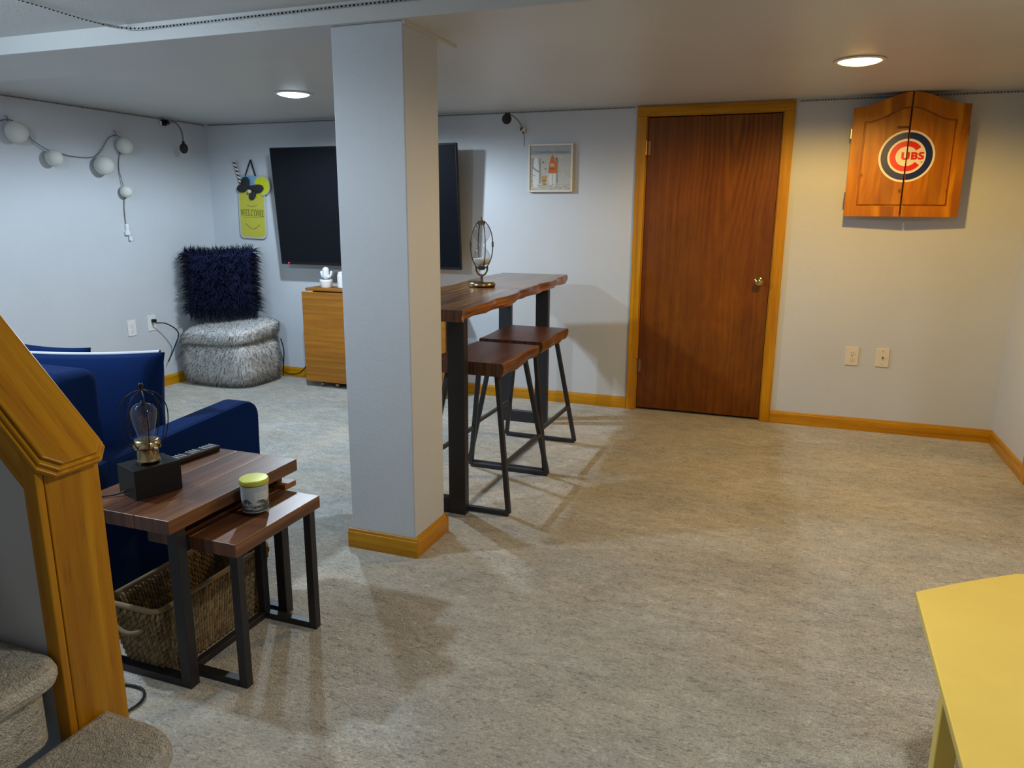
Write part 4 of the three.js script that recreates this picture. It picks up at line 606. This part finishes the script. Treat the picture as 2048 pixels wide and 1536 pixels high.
// ------------------------------------------------------------------ globe string light
{
  const t = thing('globe_string_light', 'string of five pale paper globes hung on the left wall', 'string light', [XL, 0, 0]);
  const G = [[0.062, 1.868, 1.737, 0.066], [0.055, 1.728, 1.491, 0.054], [0.066, 1.702, 1.112, 0.066], [0.055, 1.853, 0.905, 0.057], [0.045, 1.527, 0.925, 0.043]];
  for (const [x, y, z, r] of G) part('globe', (() => { const g = new THREE.SphereGeometry(r, 40, 28), p = g.attributes.position; for (let i = 0; i < p.count; i++) { const k = 1 + 0.012 * Math.cos(Math.acos(clamp(p.getY(i) / r, -1, 1)) * 30); p.setX(i, p.getX(i) * k); p.setZ(i, p.getZ(i) * k); } g.computeVertexNormals(); return g.translate(x, y, z); })(), M.paper, t);
  part('cord', [tube([[0.012, 1.86, 2.0], [0.012, 1.93, 1.80], [0.015, 1.945, 1.755], [0.03, 1.925, 1.70], [0.02, 1.83, 1.60], [0.03, 1.775, 1.50], [0.02, 1.765, 1.42], [0.012, 1.75, 1.30], [0.02, 1.762, 1.14], [0.02, 1.81, 1.08], [0.012, 1.90, 1.0], [0.012, 1.925, 0.945]], 0.0032, 120, 6), tube([[0.012, 1.925, 0.945], [0.025, 1.912, 0.91], [0.012, 1.85, 0.905], [0.008, 1.70, 0.935], [0.02, 1.572, 0.925], [0.012, 1.50, 0.915], [0.008, 1.40, 0.925], [0.008, 1.28, 0.925]], 0.003, 80, 6)], M.greyCord, t);
  part('hook', [tube([[0.001, 1.965, 1.755], [0.018, 1.962, 1.755], [0.022, 1.942, 1.755], [0.014, 1.935, 1.755]], 0.003, 20, 6), tube([[0.001, 1.955, 0.945], [0.018, 1.952, 0.945], [0.022, 1.925, 0.945], [0.012, 1.918, 0.945]], 0.003, 20, 6)], M.greyCord, t);
  part('plug_end', [new RoundedBoxGeometry(0.02, 0.055, 0.024, 2, 0.005).translate(0.012, 1.265, 0.922), new RoundedBoxGeometry(0.024, 0.03, 0.04, 2, 0.004).translate(0.014, 1.225, 0.925), cyl(0.012, 0.014, 0.03, 0.014, 1.17, 0.90, 12)], M.whiteCeramic, t, 'white plug end');
}
// ------------------------------------------------------------------ small gooseneck wall lamps
{
  const t = thing('gooseneck_spot', 'small black gooseneck wall spot near the ceiling on the left wall', 'lamp', [XL, 2.06, 0.47], 0, 'gooseneck wall spots');
  part('bracket', [new RoundedBoxGeometry(0.03, 0.045, 0.04, 2, 0.006).translate(0.016, 0, 0), cyl(0.016, 0.016, 0.03, 0, 0, 0, 14).rotateX(Math.PI / 2).translate(0.034, 0.004, -0.03)], M.blackPlastic, t); part('clip', rbox(0.012, 0.03, 0.012, 0.012, -0.02, 0.028, 0.002), M.white, t);
  part('gooseneck', tube([[0.04, 0.01, -0.02], [0.09, 0.0, -0.045], [0.118, -0.045, -0.06], [0.132, -0.10, -0.062], [0.135, -0.15, -0.06]], 0.0065, 40, 8), M.greyCord, t);
  part('head', [new THREE.SphereGeometry(0.036, 24, 16).scale(1, 1.1, 0.7).translate(0.135, -0.19, -0.06), cyl(0.012, 0.01, 0.03, 0.135, -0.165, -0.06, 12)], M.blackMatte, t);
  const u = thing('gooseneck_spot', 'small black gooseneck wall spot above the surfboard picture', 'lamp', [-1.878, 1.961, 0], 0, 'gooseneck wall spots');
  part('bracket', [new RoundedBoxGeometry(0.032, 0.04, 0.026, 2, 0.006).translate(0, 0, 0.014)], M.ivory, u); part('clip', [rbox(0.008, 0.022, 0.01, -0.012, 0.0, 0.03, 0.002), rbox(0.01, 0.014, 0.01, 0.004, -0.02, 0.03, 0.002)], M.blackPlastic, u);
  part('gooseneck', tube([[0.0, 0.012, 0.025], [-0.005, 0.045, 0.07], [-0.02, 0.075, 0.12], [-0.04, 0.092, 0.16], [-0.052, 0.088, 0.185]], 0.0042, 40, 8), M.greyCord, u);
  part('head', [new THREE.SphereGeometry(0.036, 24, 16).scale(0.95, 1, 0.6).translate(-0.058, 0.062, 0.195), rbox(0.012, 0.02, 0.012, -0.064, 0.085, 0.195, 0.003), rbox(0.012, 0.02, 0.012, -0.042, 0.085, 0.195, 0.003)], M.blackMatte, u);
  part('wire', tube([[0.002, -0.02, 0.006], [0.004, -0.07, 0.003], [0.003, -0.105, 0.003]], 0.0015, 16, 6), M.greyCord, u);
}
// ------------------------------------------------------------------ light strips along the ceiling edges
{
  M.tape = phys({ color: lin(0.36, 0.37, 0.36), roughness: 0.25, clearcoat: 0.8, clearcoatRoughness: 0.15 }); M.chip = phys({ color: lin(0.12, 0.12, 0.115), roughness: 0.4 });
  const strip = (label, pts, nrm) => { // flat ribbon following pts, face normal nrm (per point)
    const t = thing('light_strip', label, 'light strip', [0, 0, 0], 0, 'unlit ceiling edge light strips'), P = pts.map((q) => V(...q)), curve = new THREE.CatmullRomCurve3(P, false, 'centripetal'), N = Math.max(40, Math.ceil(curve.getLength() / 0.03)), pos = [], idx = [], chips = [];
    for (let i = 0; i <= N; i++) { const c = curve.getPointAt(i / N), d = curve.getTangentAt(i / N), n = nrm(c), s = d.clone().cross(n).normalize(); for (const [a, b] of [[-1, 0], [1, 0], [1, 1], [-1, 1]]) { const q = c.clone().addScaledVector(s, a * 0.0055).addScaledVector(n, b * 0.002); pos.push(q.x, q.y, q.z); } if (i < N) for (let k = 0; k < 4; k++) { const a = i * 4 + k, b = i * 4 + (k + 1) % 4; idx.push(a, b, a + 4, b, b + 4, a + 4); } }
    let g = new THREE.BufferGeometry(); g.setAttribute('position', new THREE.Float32BufferAttribute(pos, 3)); g.setIndex(idx); g = toCreasedNormals(g, 0.5); part('tape', g, M.tape, t);
    const L = curve.getLength(), K = Math.floor(L / 0.017); for (let k = 1; k < K; k++) { const c = curve.getPointAt(k / K), d = curve.getTangentAt(k / K), n = nrm(c), s = d.clone().cross(n).normalize(); const b = new THREE.BoxGeometry(k % 3 ? 0.005 : 0.007, 0.005, 0.0016); b.applyMatrix4(new THREE.Matrix4().makeBasis(d, s, n).setPosition(c.clone().addScaledVector(n, 0.0028))); chips.push(b); }
    part('chips', chips, M.chip, t).userData.kind = 'stuff';
  };
  strip('unlit light strip along the top of the left wall', [[XL + 0.001, 2.088, 2.25], [XL + 0.001, 2.087, 1.2], [XL + 0.001, 2.088, 0.02]], () => V(1, 0, 0));
  strip('unlit light strip along the top of the back wall left of the door', [[XL + 0.02, 2.088, 0.001], [-3.2, 2.087, 0.001], [-1.08, 2.089, 0.001]], () => V(0, 0, 1));
  strip('unlit light strip along the top of the back wall right of the door', [[-0.05, 2.086, 0.001], [0.5, 2.088, 0.001], [XR - 0.01, 2.088, 0.001]], () => V(0, 0, 1));
  strip('unlit light strip along the ceiling beam, its left end hanging loose', [[-2.655, HN - 0.004, 3.35], [-2.655, HN - 0.006, 3.1], [-2.65, HN - 0.012, 2.90], [-2.615, HN - 0.018, 2.80], [-2.54, 2.102, BZ1 + 0.012], [-2.45, 2.102, BZ1 + 0.003], [-2.0, 2.106, BZ1 + 0.002], [-1.5, 2.110, BZ1 + 0.002], [-0.9, 2.110, BZ1 + 0.002], [0.2, 2.110, BZ1 + 0.002]], (c) => { const k = sstep(2.78, 2.95, c.z); return V(0, -k, 1 - k).normalize(); });
}

// ------------------------------------------------------------------ yellow table in the right foreground
{
  const t = thing('yellow_table', 'low yellow painted table at the right foreground', 'table', [0, 0, 0]), y = 0.5;
  const s = new THREE.Shape(); s.moveTo(0.347, -3.372); s.quadraticCurveTo(0.47, -3.265, 0.60, -3.175); s.lineTo(0.80, -3.10); s.quadraticCurveTo(1.0, -3.12, 1.13, -3.30); s.lineTo(1.16, -4.1); s.lineTo(1.02, -4.30); s.lineTo(0.52, -4.30); s.lineTo(0.333, -4.08); s.closePath();
  part('table_top', ext(s, 0.02, 0.003).rotateX(-Math.PI / 2).translate(0, y - 0.02, 0), M.yellow, t);
  part('apron', (() => { const a = 0.058, pts = [[0.347 + a, 3.42], [0.62, 3.25], [1.06, 3.34], [1.09, 4.06], [0.98, 4.22], [0.55, 4.22], [0.333 + a, 4.05]], gs = []; for (let i = 0; i < pts.length; i++) { const p = pts[i], q = pts[(i + 1) % pts.length]; gs.push(bar([p[0], y - 0.052, p[1]], [q[0], y - 0.052, q[1]], 0.06, 0.018, 0.002, V(0, 0, 1)).applyMatrix4(new THREE.Matrix4())); } return gs; })(), M.yellow, t);
  for (const [x, z] of [[0.435, 3.46], [1.03, 3.40], [1.04, 4.05], [0.435, 4.02]]) part('leg', rbox(0.045, y - 0.02, 0.045, x, 0, z, 0.004, 1), M.yellow, t);
}

scene.traverse((o) => { if (o.isMesh) { o.castShadow = true; o.receiveShadow = true; } });
renderer.render(scene, camera);
